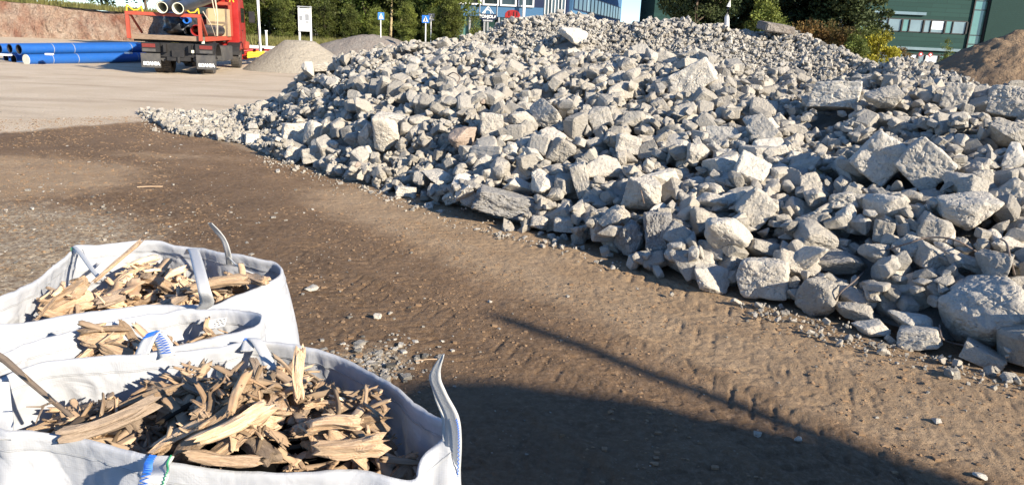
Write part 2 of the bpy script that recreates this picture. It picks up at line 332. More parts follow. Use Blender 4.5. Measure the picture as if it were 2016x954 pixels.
BACK = [(860, 95, 15.5), (900, 66, 16), (940, 56, 16.5), (970, 48, 17), (1000, 34, 17), (1060, 22, 17), (1110, 18, 17), (1150, 18, 17), (1200, 34, 17), (1260, 41, 16.5), (1290, 36, 16.5), (1330, 32, 16.5), (1400, 41, 16), (1450, 47, 16), (1500, 54, 16), (1540, 50, 16), (1570, 51, 16), (1600, 68, 15.5), (1650, 86, 15), (1700, 106, 14.5), (1740, 112, 13.5), (1760, 103, 13), (1790, 103, 13), (1840, 126, 12.5), (1880, 145, 12), (1930, 158, 12), (2016, 175, 12), (2400, 260, 12)]
k_az = []; k_z = []; k_Y = []
for (a, b_, Y) in BACK:
    p = at_y(a, b_, Y); k_az.append(p[0]/p[1]); k_z.append(max(0, p[2]-0.06)); k_Y.append(Y)
def pile(x, y):
    """height of the rubble core above the ground (real heap shape)"""
    az = x/np.maximum(y, 0.3)
    yf = np.interp(az, f_az, FOOT[:, 1]); yc = np.interp(az, c_az, c_Y); zc = np.interp(az, c_az, c_z)
    s = (y-yf)/np.maximum(yc-yf, 0.5)
    g = np.where(s < 1, 1-(1-np.clip(s, 0, 1))**1.35, 1)
    wob = fb2(x, y, 0.8, 3, 5)*0.16+fb2(x, y, 0.35, 2, 9)*0.12
    z = zc*g+wob*np.clip(s*3, 0, 1)*np.clip((1-s)*5, 0, 1)*np.clip(zc, 0, 1)
    fall = np.where(az < -0.14, 0.75, 0.35)
    z = np.where(s > 1, zc-(y-yc)*fall, z)
    z = np.where(s < 0, -0.2, z)
    zb = np.interp(az, k_az, k_z); yb = np.interp(az, k_az, k_Y)
    d = y-yb
    hb = zb-np.sqrt(d*d+0.15)*np.where(d < 0, 0.52, 0.62)+0.2
    hb = np.where(d < 0, hb+0.10*fb2(x, y, 1.1, 3, 21), hb)
    hb = np.where((az > -0.14), hb, -1)
    z = np.maximum(z, hb)
    z = np.where(az < f_az[0], -0.2, z); z = np.where(y < 0.5, -0.2, z)
    return np.maximum(z, -0.2)

# ------------------------------------------------------------------ terrain
UO = np.array([-4.29, 11.6]); UU = np.array([0.692, -0.721]); UN = np.array([-0.721, -0.692])
def terrain(x, y):
    r = np.hypot(x, y)
    z = 0.03*fb2(x, y, 0.35, 3, 31)*sst(1.5, 4, r)+0.0*x
    # soil bank in front of the roadside trees
    z = z+1.0*sst(35, 42, y)*sst(-22, -17, x)*(1-sst(34, 44, x))*(1-sst(70, 78, y))
    return z
def ground_detail(x, y):
    r = np.hypot(x, y); near = 1-sst(9, 22, r)
    s = (x-UO[0])*UU[0]+(y-UO[1])*UU[1]; t = (x-UO[0])*UN[0]+(y-UO[1])*UN[1]
    z = 0.014*fb2(x, y, 1.6, 3, 41)*near+0.005*fb2(x, y, 13, 3, 42)*near+0.006*fb2(x, y, 30, 2, 43)*near
    cl = np.abs(fb2(x, y, 7, 3, 47)); z = z-0.006*(1-np.clip(cl*7, 0, 1))*near*sst(-0.2, 0.4, fb2(x, y, 0.7, 2, 48)+0.25)
    wob = 0.25*fb2(s, s*0+1, 0.25, 2, 50)
    for t0, wdt, ph in ((0.55, 0.30, 0), (1.15, 0.26, 0.3), (1.75, 0.30, 0.7), (2.35, 0.28, 0.2), (2.95, 0.30, 0.5), (3.8, 0.3, 0.1)):
        q = (t-t0-wob)/wdt; m = 1-sst(0.75, 1.0, np.abs(q))
        m = m*sst(-0.35, 0.15, fb2(x, y, 0.55, 2, int(60+t0*10)))
        pat = np.sin((s+0.55*np.abs(q)*wdt)*2*PI/0.13+ph+PI*(q > 0))*sst(0.06, 0.16, np.abs(q))
        z = z+m*(-0.008-0.009*sst(0.5, 0.85, pat)*sst(-0.35, 0.1, fb2(x, y, 4, 2, 66)))*near
        z = z+0.007*np.exp(-((np.abs(q)-1.05)/0.18)**2)*near*sst(-0.35, 0.15, fb2(x, y, 0.55, 2, int(60+t0*10)))
    return z
def build_ground():
    rr = np.concatenate([[0.02, 0.3, 0.7, 1.1], np.geomspace(1.3, 26, 980), np.geomspace(26.3, 90, 90), np.geomspace(95, 1500, 26)])
    aa = np.concatenate([np.linspace(-PI, -0.78, 50, endpoint=False), np.linspace(-0.78, 0.78, 700), np.linspace(0.80, PI, 50)])
    R_, A_ = np.meshgrid(rr, aa, indexing='ij'); x = R_*np.sin(A_); y = R_*np.cos(A_)
    z = terrain(x, y)
    nr = int((rr < 26).sum()); z[:nr] += ground_detail(x[:nr], y[:nr])
    # zones
    Z = np.zeros(x.shape+(4,))
    nb = fb2(x, y, 0.6, 4, 71)*0.35; nb2 = fb2(x, y, 2.5, 3, 72)*0.10
    # far pale gravel road: beyond a line from (-8.2,11.7) to (-6.8,13.9)
    dl = ((x+8.18)*(-2.2)+(y-11.66)*1.35)/2.58+nb*0.5+nb2
    light = sst(-0.08, 0.25, dl); light = np.maximum(light, sst(22, 24, y)); light = np.where(y < 6, 0, light)
    strk = sst(0.0, 0.45, fb2(x*0.35+y*0.1, y*1.6, 0.9, 4, 75)); light = light*(1-0.35*strk*(1-sst(30, 45, y))); Z[..., 0] = light*(1-0.5*sst(60, 90, y))
    s = (x-UO[0])*UU[0]+(y-UO[1])*UU[1]; t = (x-UO[0])*UN[0]+(y-UO[1])*UN[1]
    tan = np.exp(-((t-0.65-nb*0.8)/0.75)**2)*sst(2.0, 5.0, s)*0.95+0.12*sst(5.5, 9, s)*(1-sst(3, 3.6, t))
    tan = np.maximum(tan, 1.5*np.exp(-(((x+6.5)/1.9)**2+((y-8.4)/1.3)**2)))
    tan = np.maximum(tan, 0.55*np.exp(-(((x+4.8)/1.5)**2+((y-10.3)/0.4)**2))+nb*0.6)
    Z[..., 1] = np.clip(tan, 0, 1)
    grey = 1.0*np.exp(-(((x+4.6)/1.7)**2+((y-5.7)/1.5)**2))+0.6*np.exp(-(((x+2.9)/1.0)**2+((y-5.0)/0.7)**2))
    grey = np.maximum(grey, 0.8*np.exp(-(((x+0.75)/0.28)**2+((y-3.85)/0.30)**2)))
    grey = np.maximum(grey, 0.55*np.exp(-((t-0.1)/0.25)**2)*sst(-6, -4, s))
    Z[..., 2] = np.clip(grey+nb*0.5, 0, 1)
    wet = 1.0*np.exp(-((t-2.4-nb*2)/1.2)**2)*(1-0.65*sst(5.5, 9, s))+0.5*sst(2.2, 3.4, t)
    Z[..., 3] = np.clip(wet+nb+0.2*fb2(x, y, 1.6, 3, 77), 0, 1)
    n0, n1 = x.shape
    V = np.stack([x, y, z], -1).reshape(-1, 3)
    i = np.arange(n0-1)[:, None]; j = np.arange(n1)[None, :]; j2 = (j+1) % n1
    Fq = np.stack([i*n1+j, i*n1+j2, (i+1)*n1+j2, (i+1)*n1+j], -1).reshape(-1, 4)[:, ::-1]
    me = fastmesh('ground', V, Fq, True, {'zone': Z.reshape(-1, 4)})
    tag(link('ground', me, M['ground']), kind='structure')
build_ground()

# ------------------------------------------------------------------ rock library
def ico(lv):
    bm = bmesh.new(); bmesh.ops.create_icosphere(bm, subdivisions=lv, radius=1)
    bm.verts.ensure_lookup_table()
    V = np.array([v.co[:] for v in bm.verts]); Fc = np.array([[v.index for v in f.verts] for f in bm.faces]); bm.free()
    return V/np.linalg.norm(V, axis=1, keepdims=True), Fc
ICO = {l: ico(l) for l in (1, 2, 3, 4, 5, 6)}
def hull(seed, blocky=False):
    g = np.random.default_rng(seed+1000); bm = bmesh.new()
    if blocky:
        P = np.array([(a, b, c) for a in (-1, 1) for b in (-1, 1) for c in (-1, 1)], float)*g.uniform(0.55, 0.8, (8, 3)); P = np.vstack([P, g.normal(size=(4, 3))*0.45])
    else:
        P = g.normal(size=((24 if seed == 31 else int(g.integers(12, 19))), 3)); P /= np.linalg.norm(P, axis=1, keepdims=True); P *= g.uniform(0.72, 1.05, (len(P), 1))
    for p in P: bm.verts.new(p)
    bm.verts.ensure_lookup_table(); bmesh.ops.convex_hull(bm, input=bm.verts)
    bmesh.ops.delete(bm, geom=[v for v in bm.verts if not v.link_faces], context='VERTS')
    c = sum((v.co for v in bm.verts), Vector())/len(bm.verts)
    for v in bm.verts: v.co -= c
    bmesh.ops.recalc_face_normals(bm, faces=bm.faces); bm.normal_update(); return bm, g
def bm_arr(bm):
    bmesh.ops.triangulate(bm, faces=bm.faces); bm.verts.index_update(); V = np.array([v.co[:] for v in bm.verts]); Fc = np.array([[v.index for v in f.verts] for f in bm.faces]); bm.free(); return V, Fc
def rock_shape(seed, lv, rough=1.0, blocky=False):
    bm, g = hull(seed, blocky)
    n = np.array([f.normal[:] for f in bm.faces]); d = np.array([f.normal.dot(f.verts[0].co) for f in bm.faces]); d = np.maximum(d, 0.12)
    if lv <= 3:
        if lv == 3: bmesh.ops.bevel(bm, geom=list(bm.edges), offset=0.12, segments=1, affect='EDGES', clamp_overlap=True)
        V, Fc = bm_arr(bm)
        if lv == 3: V = V*(1+0.06*fbm(V*3+seed, 2, seed))[:, None]
        lo = V.min(0); hi = V.max(0); return (V-(lo+hi)/2)/((hi-lo)/2), Fc
    bm.free(); D, Fc = ICO[min(lv+1, 6)]; p = 10 if seed == 31 else g.uniform(13, 30)
    q = np.clip(D @ n.T, 1e-5, None)/d; qm = q.max(1, keepdims=True); r = 1/(qm[:, 0]*np.sum((q/qm)**p, 1)**(1/p))
    r = r*(1+rough*(0.08*fbm(D*1.8+seed, 2, seed)+0.055*fbm(D*5+seed, 3, seed+3)+0.022*fbm(D*14, 4, seed+6, 0.6)-0.035*np.clip(0.09-np.abs(fbm(D*3.2, 3, seed+10)), 0, 1)/0.09))
    V = D*r[:, None]; lo = V.min(0); hi = V.max(0); return (V-(lo+hi)/2)/((hi-lo)/2), Fc
NL = 26
LIB = {}
def lib(k, lv):
    if (k, lv) not in LIB: LIB[(k, lv)] = rock_shape(k, lv, blocky=(k % 3 == 0))
    return LIB[(k, lv)]
RM = {}
def rock_mesh(k, lv, m='rock', rough=1.0):
    key = (k, lv, m)
    if key not in RM:
        V, Fc = rock_shape(k, lv, rough, blocky=(k % 3 == 0)) if rough != 1.0 else lib(k, lv)
        me = fastmesh('concrete_chunk', V, Fc, False)
        if lv >= 4:
            me.polygons.foreach_set('use_smooth', [True]*len(me.polygons))
            try: me.set_sharp_from_angle(angle=math.radians(24))
            except Exception: pass
        me.materials.append(M[m]); RM[key] = me
    return RM[key]

# height map for settling rocks
X0, X1, Y0, Y1, CS = -8.6, 12.0, 2.8, 19.0, 0.035
gx = np.arange(X0, X1, CS); gy = np.arange(Y0, Y1, CS); GX, GY = np.meshgrid(gx, gy, indexing='ij')
CORE = pile(GX, GY)-0.17
HM = np.maximum(CORE, 0.0)
def hm_at(x, y):
    i = int((x-X0)/CS); j = int((y-Y0)/CS)
    if 0 <= i < HM.shape[0] and 0 <= j < HM.shape[1]: return HM[i, j]
    return 0.0
def core_at(x, y): return float(pile(np.array([x]), np.array([y]))[0])
def win(x, y, r):
    i0 = max(0, int((x-r-X0)/CS)); i1 = min(HM.shape[0], int((x+r-X0)/CS)+2); j0 = max(0, int((y-r-Y0)/CS)); j1 = min(HM.shape[1], int((y+r-Y0)/CS)+2)
    return i0, i1, j0, j1
GRP = 'broken concrete chunks of the rubble heap'
# hand placed chunks: px cx, cy, w, h, tilt(deg), shape, level, material, label
NOT = [
 (1945, 618, 195, 172, -8, 31, 5, 'rock', 'huge pale boulder at the right end of the heap foot, biggest of all'),
 (1504, 548, 112, 92, 6, 3, 5, 'rock', 'big upright block with one broad flat face at the heap foot'),
 (1607, 588, 88, 86, 10, 34, 5, 'rock', 'rounded square block just right of the big flat-faced block at the foot'),
 (1264, 385, 92, 92, -25, 35, 5, 'rock', 'tall rough block propped above the pitted pillar at the heap foot'),
 (1298, 462, 66, 104, 12, 36, 5, 'rock_rough', 'pitted jagged pillar of concrete standing at the heap foot'),
 (1240, 468, 62, 78, -10, 37, 5, 'rock_rough', 'dark crumbling chunk in the shade left of the jagged pillar'),
 (1736, 312, 98, 100, -30, 6, 5, 'rock', 'big flat-faced slab leaning on edge high on the right slope'),
 (1818, 322, 104, 92, -35, 9, 5, 'rock', 'broad slab lying just right of the big leaning slab'),
 (1906, 415, 132, 82, 14, 38, 5, 'rock', 'wide angular block above the huge boulder at the right'),
 (1367, 156, 98, 62, 38, 39, 5, 'rock', 'long pale boulder tilted up near the middle of the crest'),
 (760, 265, 68, 76, -5, 40, 5, 'rock', 'large rounded boulder standing alone on the left part of the slope'),
 (915, 268, 68, 50, 35, 41, 4, 'rock_brown', 'brownish boulder leaning above an oval stone, only brown one in the heap'),
 (968, 246, 50, 52, 0, 42, 4, 'rock', 'pale squarish chunk right beside the brown boulder'),
 (1076, 226, 78, 62, -10, 43, 5, 'rock', 'large grey chunk with a ridged top midway up the middle slope'),
 (1181, 230, 52, 50, 30, 12, 4, 'rock', 'grooved wedge of concrete to the right of the ridged grey chunk'),
 (1102, 296, 72, 58, 20, 44, 5, 'rock', 'large pale chunk below the ridged grey chunk'),
 (1145, 354, 36, 78, 24, 45, 4, 'rock', 'narrow pale slab standing tilted above the foot of the middle slope'),
 (864, 350, 74, 38, -4, 46, 4, 'rock', 'smooth oval boulder lying level low on the left slope'),
 (1026, 367, 80, 36, -6, 47, 4, 'rock', 'pale flat-topped block resting on the dark pitted slab'),
 (996, 400, 142, 52, -8, 48, 5, 'rock_rough', 'long dark pitted slab lying along the heap foot'),
 (1110, 440, 44, 34, 4, 15, 4, 'rock', 'small cube-like block standing apart at the foot by the dirt'),
 (1062, 438, 40, 30, 0, 49, 4, 'rock', 'small rounded block left of the cube-like one at the foot'),
 (1400, 552, 80, 56, -8, 50, 5, 'rock', 'squat boulder left of the big flat-faced block at the foot'),
 (1642, 190, 104, 62, 4, 51, 5, 'rock', 'massive grey boulder with a split underside near the right crest'),
 (1645, 515, 112, 54, 8, 52, 5, 'rock', 'bean-shaped pale block lying above the rounded square block'),
 (1383, 440, 64, 68, 0, 53, 4, 'rock', 'round pale boulder midway between jagged pillar and crest'),
 (1487, 408, 70, 74, -38, 54, 4, 'rock', 'triangular chunk with a smaller stone resting on its shoulder'),
 (1666, 430, 44, 62, 18, 55, 4, 'rock', 'slim upright stone in the middle of the right slope'),
 (1714, 645, 78, 36, 4, 56, 4, 'rock', 'low pale stone on the dirt left of the huge boulder'),
 (1806, 666, 92, 46, 16, 57, 4, 'rock', 'pale wedge lying at the very foot beside the huge boulder'),
 (1936, 705, 90, 38, -14, 18, 4, 'rock', 'broken slab with a straight top edge below the huge boulder'),
 (1680, 611, 88, 42, 2, 58, 4, 'rock', 'grey stone in shade just above the low pale stone'),
 (1790, 632, 92, 44, -4, 59, 4, 'rock', 'shaded bluish stone tucked to the left of the huge boulder'),
 (583, 262, 60, 46, 0, 60, 4, 'rock', 'boulder in the cluster at the left foot of the slope'),
 (618, 264, 42, 56, -10, 61, 4, 'rock', 'upright stone leaning on the cluster at the left foot'),
 (580, 302, 46, 34, 0, 62, 4, 'rock', 'low stone on the dirt in front of the left foot cluster'),
 (619, 305, 58, 32, 10, 21, 4, 'rock', 'smooth flat-faced block at the left foot of the slope'),
 (497, 273, 30, 24, 0, 63, 4, 'rock', 'lone stone on the dirt at the far left end of the heap'),
 (1128, 70, 66, 38, -8, 64, 4, 'rock', 'half-dark boulder crowning the middle crest'),
 (606, 136, 26, 34, 0, 65, 4, 'rock', 'knob of concrete sticking up on the left skyline of the heap'),
 (642, 134, 62, 18, 8, 24, 4, 'rock', 'long flat slab on the left skyline of the heap'),
 (1988, 205, 92, 72, 0, 66, 5, 'rock', 'large grey boulder high at the right edge of the picture'),
 (1990, 268, 96, 62, -24, 67, 5, 'rock', 'broad boulder just below the high right edge boulder'),
 (1740, 190, 78, 52, 0, 68, 4, 'rock', 'pale boulder right of the massive split one near the right crest'),
 (1885, 192, 60, 60, 0, 69, 4, 'rock', 'peaked boulder on the right crest'),
 (1500, 488, 92, 44, -14, 70, 4, 'rock', 'pale ridge-topped block resting above the big flat-faced block'),
 (1248, 235, 58, 38, -4, 71, 4, 'rock', 'squared pale block right of the grooved wedge'),
 (1237, 284, 58, 44, -6, 72, 4, 'rock', 'pale rounded block below the squared one in the middle slope'),
 (1740, 455, 44, 48, 0, 27, 4, 'rock', 'smooth grey cube in half shade in the lower right slope'),
 (1840, 455, 76, 66, 0, 73, 4, 'rock', 'shaded block left of the wide angular block'),
 (1862, 470, 40, 40, 0, 74, 4, 'rock', 'small block wedged under the bent steel bar'),
 (1915, 520, 66, 32, -8, 75, 4, 'rock', 'flat stone lying on top of the huge boulder'),
 (1720, 500, 66, 50, 0, 76, 4, 'rock', 'block with a steel bar lying across its top'),
 (700, 275, 50, 36, 0, 77, 4, 'rock', 'grey boulder left of the large lone rounded boulder'),
 (800, 378, 46, 24, 0, 78, 4, 'rock', 'low stone at the edge of the dirt below the oval boulder'),
]
placed_note = []
for (cx, cy, pw, ph, tilt, sh, lv, mt, lab) in NOT:
    d = ray(cx, cy); d = d/np.linalg.norm(d)
    t = 3.0; pos = None
    hpx = ph/2
    while t < 22:
        p = CC+d*t; depth = t*float(d @ _f); rz = ph/F*depth/2
        cz0 = core_at(p[0], p[1]); srf = max(cz0, 0)+rz*0.5+(0.07 if cz0 > 0.3 else 0)
        if p[2] <= srf: pos = p; break
        t += 0.02
    if pos is None: pos = CC+d*13.6; depth = 13
    rx = pw/F*depth/2; rz = ph/F*depth/2; ry = (rx*0.55+rz*0.45)
    pos = pos+d*ry*0.3; 
    if pos[2] < rz*0.75: pos[2] = rz*0.75
    o = link('concrete_chunk', rock_mesh(sh, lv, mt, 1.6 if mt == 'rock_rough' else 1.0))
    yaw = math.atan2(-pos[0], pos[1])
    o.location = pos; o.scale = (rx*0.93, ry, rz*0.93); o.rotation_mode = 'XYZ'
    o.rotation_euler = (Matrix.Rotation(yaw, 3, 'Z') @ Matrix.Rotation(math.radians(-tilt)+RO, 3, 'Y') @ Matrix.Rotation(-0.12, 3, 'X')).to_euler()
    tag(o, lab, 'concrete chunk', GRP)
    placed_note.append((pos[0], pos[1], max(rx, ry)*0.86, pos[2], rx, rz))
    r = max(rx, ry)*0.9; i0, i1, j0, j1 = win(pos[0], pos[1], r)
    if i1 > i0 and j1 > j0:
        rho = ((GX[i0:i1, j0:j1]-pos[0])**2+(GY[i0:i1, j0:j1]-pos[1])**2)/r**2
        top = pos[2]+rz*0.8*np.sqrt(np.clip(1-rho, 0, 1)); HM[i0:i1, j0:j1] = np.where(rho < 1, np.maximum(HM[i0:i1, j0:j1], top), HM[i0:i1, j0:j1])
PN = np.array([(a, b, c) for (a, b, c, *_) in placed_note])

# candidates
cand = []
def sample(n, xr, yr, test, rad):
    xs = rng.uniform(*xr, n); ys = rng.uniform(*yr, n); h = pile(xs, ys); ok = test(xs, ys, h)
    xs, ys = xs[ok], ys[ok]; rs = rad(len(xs), xs, ys); cand.extend(zip(xs, ys, rs))
def front_test(x, y, h):
    az = x/y; yc = np.interp(az, c_az, c_Y); return (h > 0.03) & (y < yc+0.5) & (az < 0.86) & (az > -0.36)
def plr(n, lo, hi, a): # power law
    u = rng.uniform(0, 1, n); return (lo**(-a)+(hi**(-a)-lo**(-a))*u)**(-1/a)
def front_rad(n, x, y):
    r = plr(n, 0.036, 0.155, 0.95); left = sst(-0.27, -0.37, x/y)
    patch = fb2(x, y, 0.9, 2, 91); r = r*np.clip(1+0.55*patch, 0.6, 1.5); return r*(1-0.35*left)
sample(60000, (-6, 8.5), (3.6, 15), front_test, front_rad)
def tail_test(x, y, h): az = x/y; return (h > 0.0) & (az < -0.30) & (az > -0.515) & (y < 16.5)
sample(42000, (-8.4, -3.0), (9.5, 16.5), tail_test, lambda n, x, y: plr(n, 0.014, 0.07, 1.6))
def back_test(x, y, h):
    az = x/y; yc = np.interp(az, c_az, c_Y); yb = np.interp(az, k_az, k_Y); return (h > 0.3) & (y >= yc+0.3) & (y < yb+0.35) & (az > -0.13) & (az < 0.72)
def back_rad(n, x, y):
    yb = np.interp(x/y, k_az, k_Y); top = np.exp(-((y-yb)/0.5)**2); r = plr(n, 0.013, 0.06, 1.6); return r*(1+0.7*top)
sample(95000, (-2.3, 9.5), (8, 18), back_test, back_rad)
# loose spill at the foot
fs = rng.uniform(0, 1, 2600)
for u in fs:
    k = u*(len(FOOT)-2); i = int(k); p = FOOT[i]+(FOOT[i+1]-FOOT[i])*(k-i); off = abs(rng.normal(0, 0.16))
    q = p+UN*off+rng.normal(0, 0.05, 2)
    if float(fb2(np.array([q[0]]), np.array([q[1]]), 1.3, 2, 93)[0]) < rng.uniform(-0.15, 0.45): continue
    cand.append((q[0], q[1], float(plr(1, 0.006, 0.045, 1.9)[0])))
cand = [c for c in cand if c[1] > 3.0]
C = np.array(cand)
key = -C[:, 2]*1.0+rng.normal(0, 0.045, len(C)); C = C[np.argsort(key)]
NP_ = np.array([(n_[0], n_[1], n_[2]*0.43, n_[3]*0.43) for n_ in NOT]); ND_ = np.array([math.hypot(q_[0], q_[1]) for q_ in placed_note])
def proj(x, y, z):
    v = np.array([x, y, z])-CC; k = float(v @ _f); return 1008+F*float(v @ CR)/k, 477-F*float(v @ CU)/k
rocks = []
cover = np.zeros_like(HM)
for (x, y, r) in C:
    if len(PN):
        dd = np.hypot(PN[:, 0]-x, PN[:, 1]-y)-PN[:, 2]
        m = dd.min()
        if m < r*0.35: continue
    i0, i1, j0, j1 = win(x, y, r)
    if i1-i0 < 2 or j1-j0 < 2: continue
    if cover[i0:i1, j0:j1].mean() > (2.3 if r < 0.07 else 1.6): continue
    rho = ((GX[i0:i1, j0:j1]-x)**2+(GY[i0:i1, j0:j1]-y)**2)/r**2; inn = rho < 1
    if not inn.any(): inn[:] = True
    hh = HM[i0:i1, j0:j1][inn]; base = 0.62*hh.mean()+0.38*np.percentile(hh, 80)
    cz = CORE[int((x-X0)/CS) if 0 <= int((x-X0)/CS) < HM.shape[0] else 0, min(max(int((y-Y0)/CS), 0), HM.shape[1]-1)]
    if base > max(cz, 0)+0.32: continue
    qx, qy = proj(x, y, base+r*0.5); e_ = ((NP_[:, 0]-qx)/(NP_[:, 2]+r*300/max(y, 3)))**2+((NP_[:, 1]-qy)/(NP_[:, 3]+r*300/max(y, 3)))**2
    if ((e_ < 1) & (ND_ > math.hypot(x, y)-0.05)).any(): continue
    asp = rng.uniform(0.45, 0.95); rz = r*asp; zc = base+rz*0.45
    rx = r*rng.uniform(0.9, 1.45); ry = r*rng.uniform(0.6, 0.95)
    rocks.append((x, y, zc, rx, ry, rz))
    HM[i0:i1, j0:j1] = np.where(inn, np.maximum(HM[i0:i1, j0:j1], zc+rz*0.85*np.sqrt(np.clip(1-rho, 0, 1))), HM[i0:i1, j0:j1])
    cover[i0:i1, j0:j1] += inn
rocks = np.array(rocks)
dist = np.hypot(rocks[:, 0], rocks[:, 1]); az = rocks[:, 0]/rocks[:, 1]
score = rocks[:, 3]/dist*np.where((az > -0.56) & (az < 0.71), 1, 0.2)
order = np.argsort(-score); NI = 245
print('rocks', len(rocks))
def rnd_rot(g, full=True):
    q = g.normal(size=4); q /= np.linalg.norm(q); a, b, c, d = q
    return np.array([[1-2*(c*c+d*d), 2*(b*c-a*d), 2*(b*d+a*c)], [2*(b*c+a*d), 1-2*(b*b+d*d), 2*(c*d-a*b)], [2*(b*d-a*c), 2*(c*d+a*b), 1-2*(b*b+c*c)]])
def small_rot(g):
    a = g.uniform(0, 2*PI); t = g.normal(0, 0.45); s = g.normal(0, 0.45)
    return np.array((Matrix.Rotation(a, 3, 'Z') @ Matrix.Rotation(t, 3, 'X') @ Matrix.Rotation(s, 3, 'Y')))
LABZ = {('foot', 0): 'mid-sized plain concrete chunk at the foot of the heap, left of the dark pitted slab', ('foot', 1): 'mid-sized plain concrete chunk at the heap foot, right of the dark pitted slab',
        ('mid', 0): 'mid-sized plain concrete chunk on the left half of the heap slope among smaller rubble', ('mid', 1): 'mid-sized plain concrete chunk on the right half of the heap slope among smaller rubble',
        ('top', 0): 'mid-sized plain concrete chunk near the left crest of the heap', ('top', 1): 'mid-sized plain concrete chunk near the right crest of the heap'}
for n_, i in enumerate(order[:NI]):
    x, y, z, rx, ry, rz = rocks[i]
    o = link('concrete_chunk', rock_mesh(int(rng.integers(0, NL)), 4)); o.location = (x, y, z); o.scale = (rx, ry, rz)
    o.rotation_euler = Matrix([list(r_) for r_ in small_rot(rng)]).to_euler()
    a_ = x/y; yf = np.interp(a_, f_az, FOOT[:, 1]); yc = np.interp(a_, c_az, c_Y); s_ = (y-yf)/(yc-yf)
    zz = 'foot' if s_ < 0.22 else ('mid' if s_ < 0.8 else 'top')
    tag(o, LABZ[(zz, int(a_ > 0.03))], 'concrete chunk', GRP)
# the rest as one mass
parts = {1: [], 2: [], 3: [], 4: []}
VV = []; FF = []; TT = []; off = 0
for i in order[NI:]:
    x, y, z, rx, ry, rz = rocks[i]; px_r = rx/dist[i]*1456/2016*1024
    lv = 3 if px_r > 3.0 else 2
    V, Fc = lib(int(rng.integers(0, NL)), lv)
    Rm = small_rot(rng) if lv > 2 else rnd_rot(rng)
    W = (V*np.array([rx, ry, rz])) @ Rm.T+np.array([x, y, z])
    VV.append(W.astype(np.float32)); FF.append((Fc+off).astype(np.int32)); off += len(V)
    tn = rng.normal(0, 0.22); 
    TT.append(np.full(len(V), tn, np.float32))
# core surface of the same mass
st = 2; cg = CORE[::st, ::st]; cx_ = GX[::st, ::st]; cy_ = GY[::st, ::st]
n0, n1 = cg.shape; ci = np.arange(n0*n1).reshape(n0, n1)
q = np.stack([ci[:-1, :-1], ci[1:, :-1], ci[1:, 1:], ci[:-1, 1:]], -1).reshape(-1, 4)
hq = np.maximum.reduce([cg.ravel()[q[:, k]] for k in range(4)]); q = q[hq > 0.01]
tri = np.concatenate([q[:, [0, 1, 2]], q[:, [0, 2, 3]]])
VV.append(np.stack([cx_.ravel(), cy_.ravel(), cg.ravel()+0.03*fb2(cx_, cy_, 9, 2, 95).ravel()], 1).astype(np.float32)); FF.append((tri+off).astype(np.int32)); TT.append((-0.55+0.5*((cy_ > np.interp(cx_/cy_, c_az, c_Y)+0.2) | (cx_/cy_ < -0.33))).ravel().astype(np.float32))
me = fastmesh('rubble', np.concatenate(VV), np.concatenate(FF), False, {'tone': np.concatenate(TT)})
print('rubble tris', len(me.polygons))
tag(link('rubble', me, M['rock']), 'mass of small broken concrete making up the heap between the larger chunks', 'rubble', None, 'stuff')

# ------------------------------------------------------------------ loose grit on the ground (one mass)
def scatter(name, pts, mt, label, cat, lv=2):
    VV = []; FF = []; TT = []; off = 0
    for (x, y, r) in pts:
        V, Fc = lib(int(rng.integers(0, NL)), lv)
        W = (V*np.array([r*rng.uniform(0.8, 1.3), r*rng.uniform(0.7, 1.0), r*rng.uniform(0.45, 0.8)])) @ np.array(Matrix.Rotation(rng.uniform(0, 6.28), 3, 'Z')).T
        zt = float(terrain(np.array([x]), np.array([y]))[0]+ground_detail(np.array([x]), np.array([y]))[0]) if r > 0.012 else 0.0
        W = W+np.array([x, y, zt+r*0.25]); VV.append(W); FF.append(Fc+off); off += len(V); TT.append(np.full(len(V), rng.normal(-0.15, 0.35)))
    me = fastmesh(name, np.concatenate(VV), np.concatenate(FF), False, {'tone': np.concatenate(TT)})
    tag(link(name, me, mt), label, cat, None, 'stuff')
pts = []
for _ in range(900):
    s = rng.uniform(-6, 12); t = rng.uniform(0.0, 4.6); 
    p = UO+UU*s+UN*t
    if p[1] < 1.5: continue
    pts.append((p[0], p[1], float(plr(1, 0.004, 0.022, 2.2)[0])))
for _ in range(900):
    pts.append((rng.normal(-4.4, 1.3), rng.normal(5.6, 1.2), float(plr(1, 0.005, 0.028, 1.9)[0])))
for _ in range(300):
    pts.append((rng.normal(-0.72, 0.17), rng.normal(3.85, 0.2), float(plr(1, 0.006, 0.03, 1.8)[0])))
zt_ = terrain(np.array([p[0] for p in pts]), np.array([p[1] for p in pts]))+ground_detail(np.array([p[0] for p in pts]), np.array([p[1] for p in pts]))
VV = []; FF = []; TT = []; off = 0
for (x, y, r), z0 in zip(pts, zt_):
    V, Fc = lib(int(rng.integers(0, NL)), 2)
    W = (V*np.array([r*rng.uniform(0.8, 1.3), r*rng.uniform(0.7, 1.0), r*rng.uniform(0.45, 0.8)])) @ np.array(Matrix.Rotation(rng.uniform(0, 6.28), 3, 'Z')).T+np.array([x, y, z0+r*0.2])
    VV.append(W); FF.append(Fc+off); off += len(V); TT.append(np.full(len(V), rng.normal(-0.45, 0.45)))
me = fastmesh('gravel', np.concatenate(VV), np.concatenate(FF), False, {'tone': np.concatenate(TT)})
tag(link('gravel', me, M['rock']), 'loose grit and pebbles scattered over the brown dirt', 'gravel', None, 'stuff')
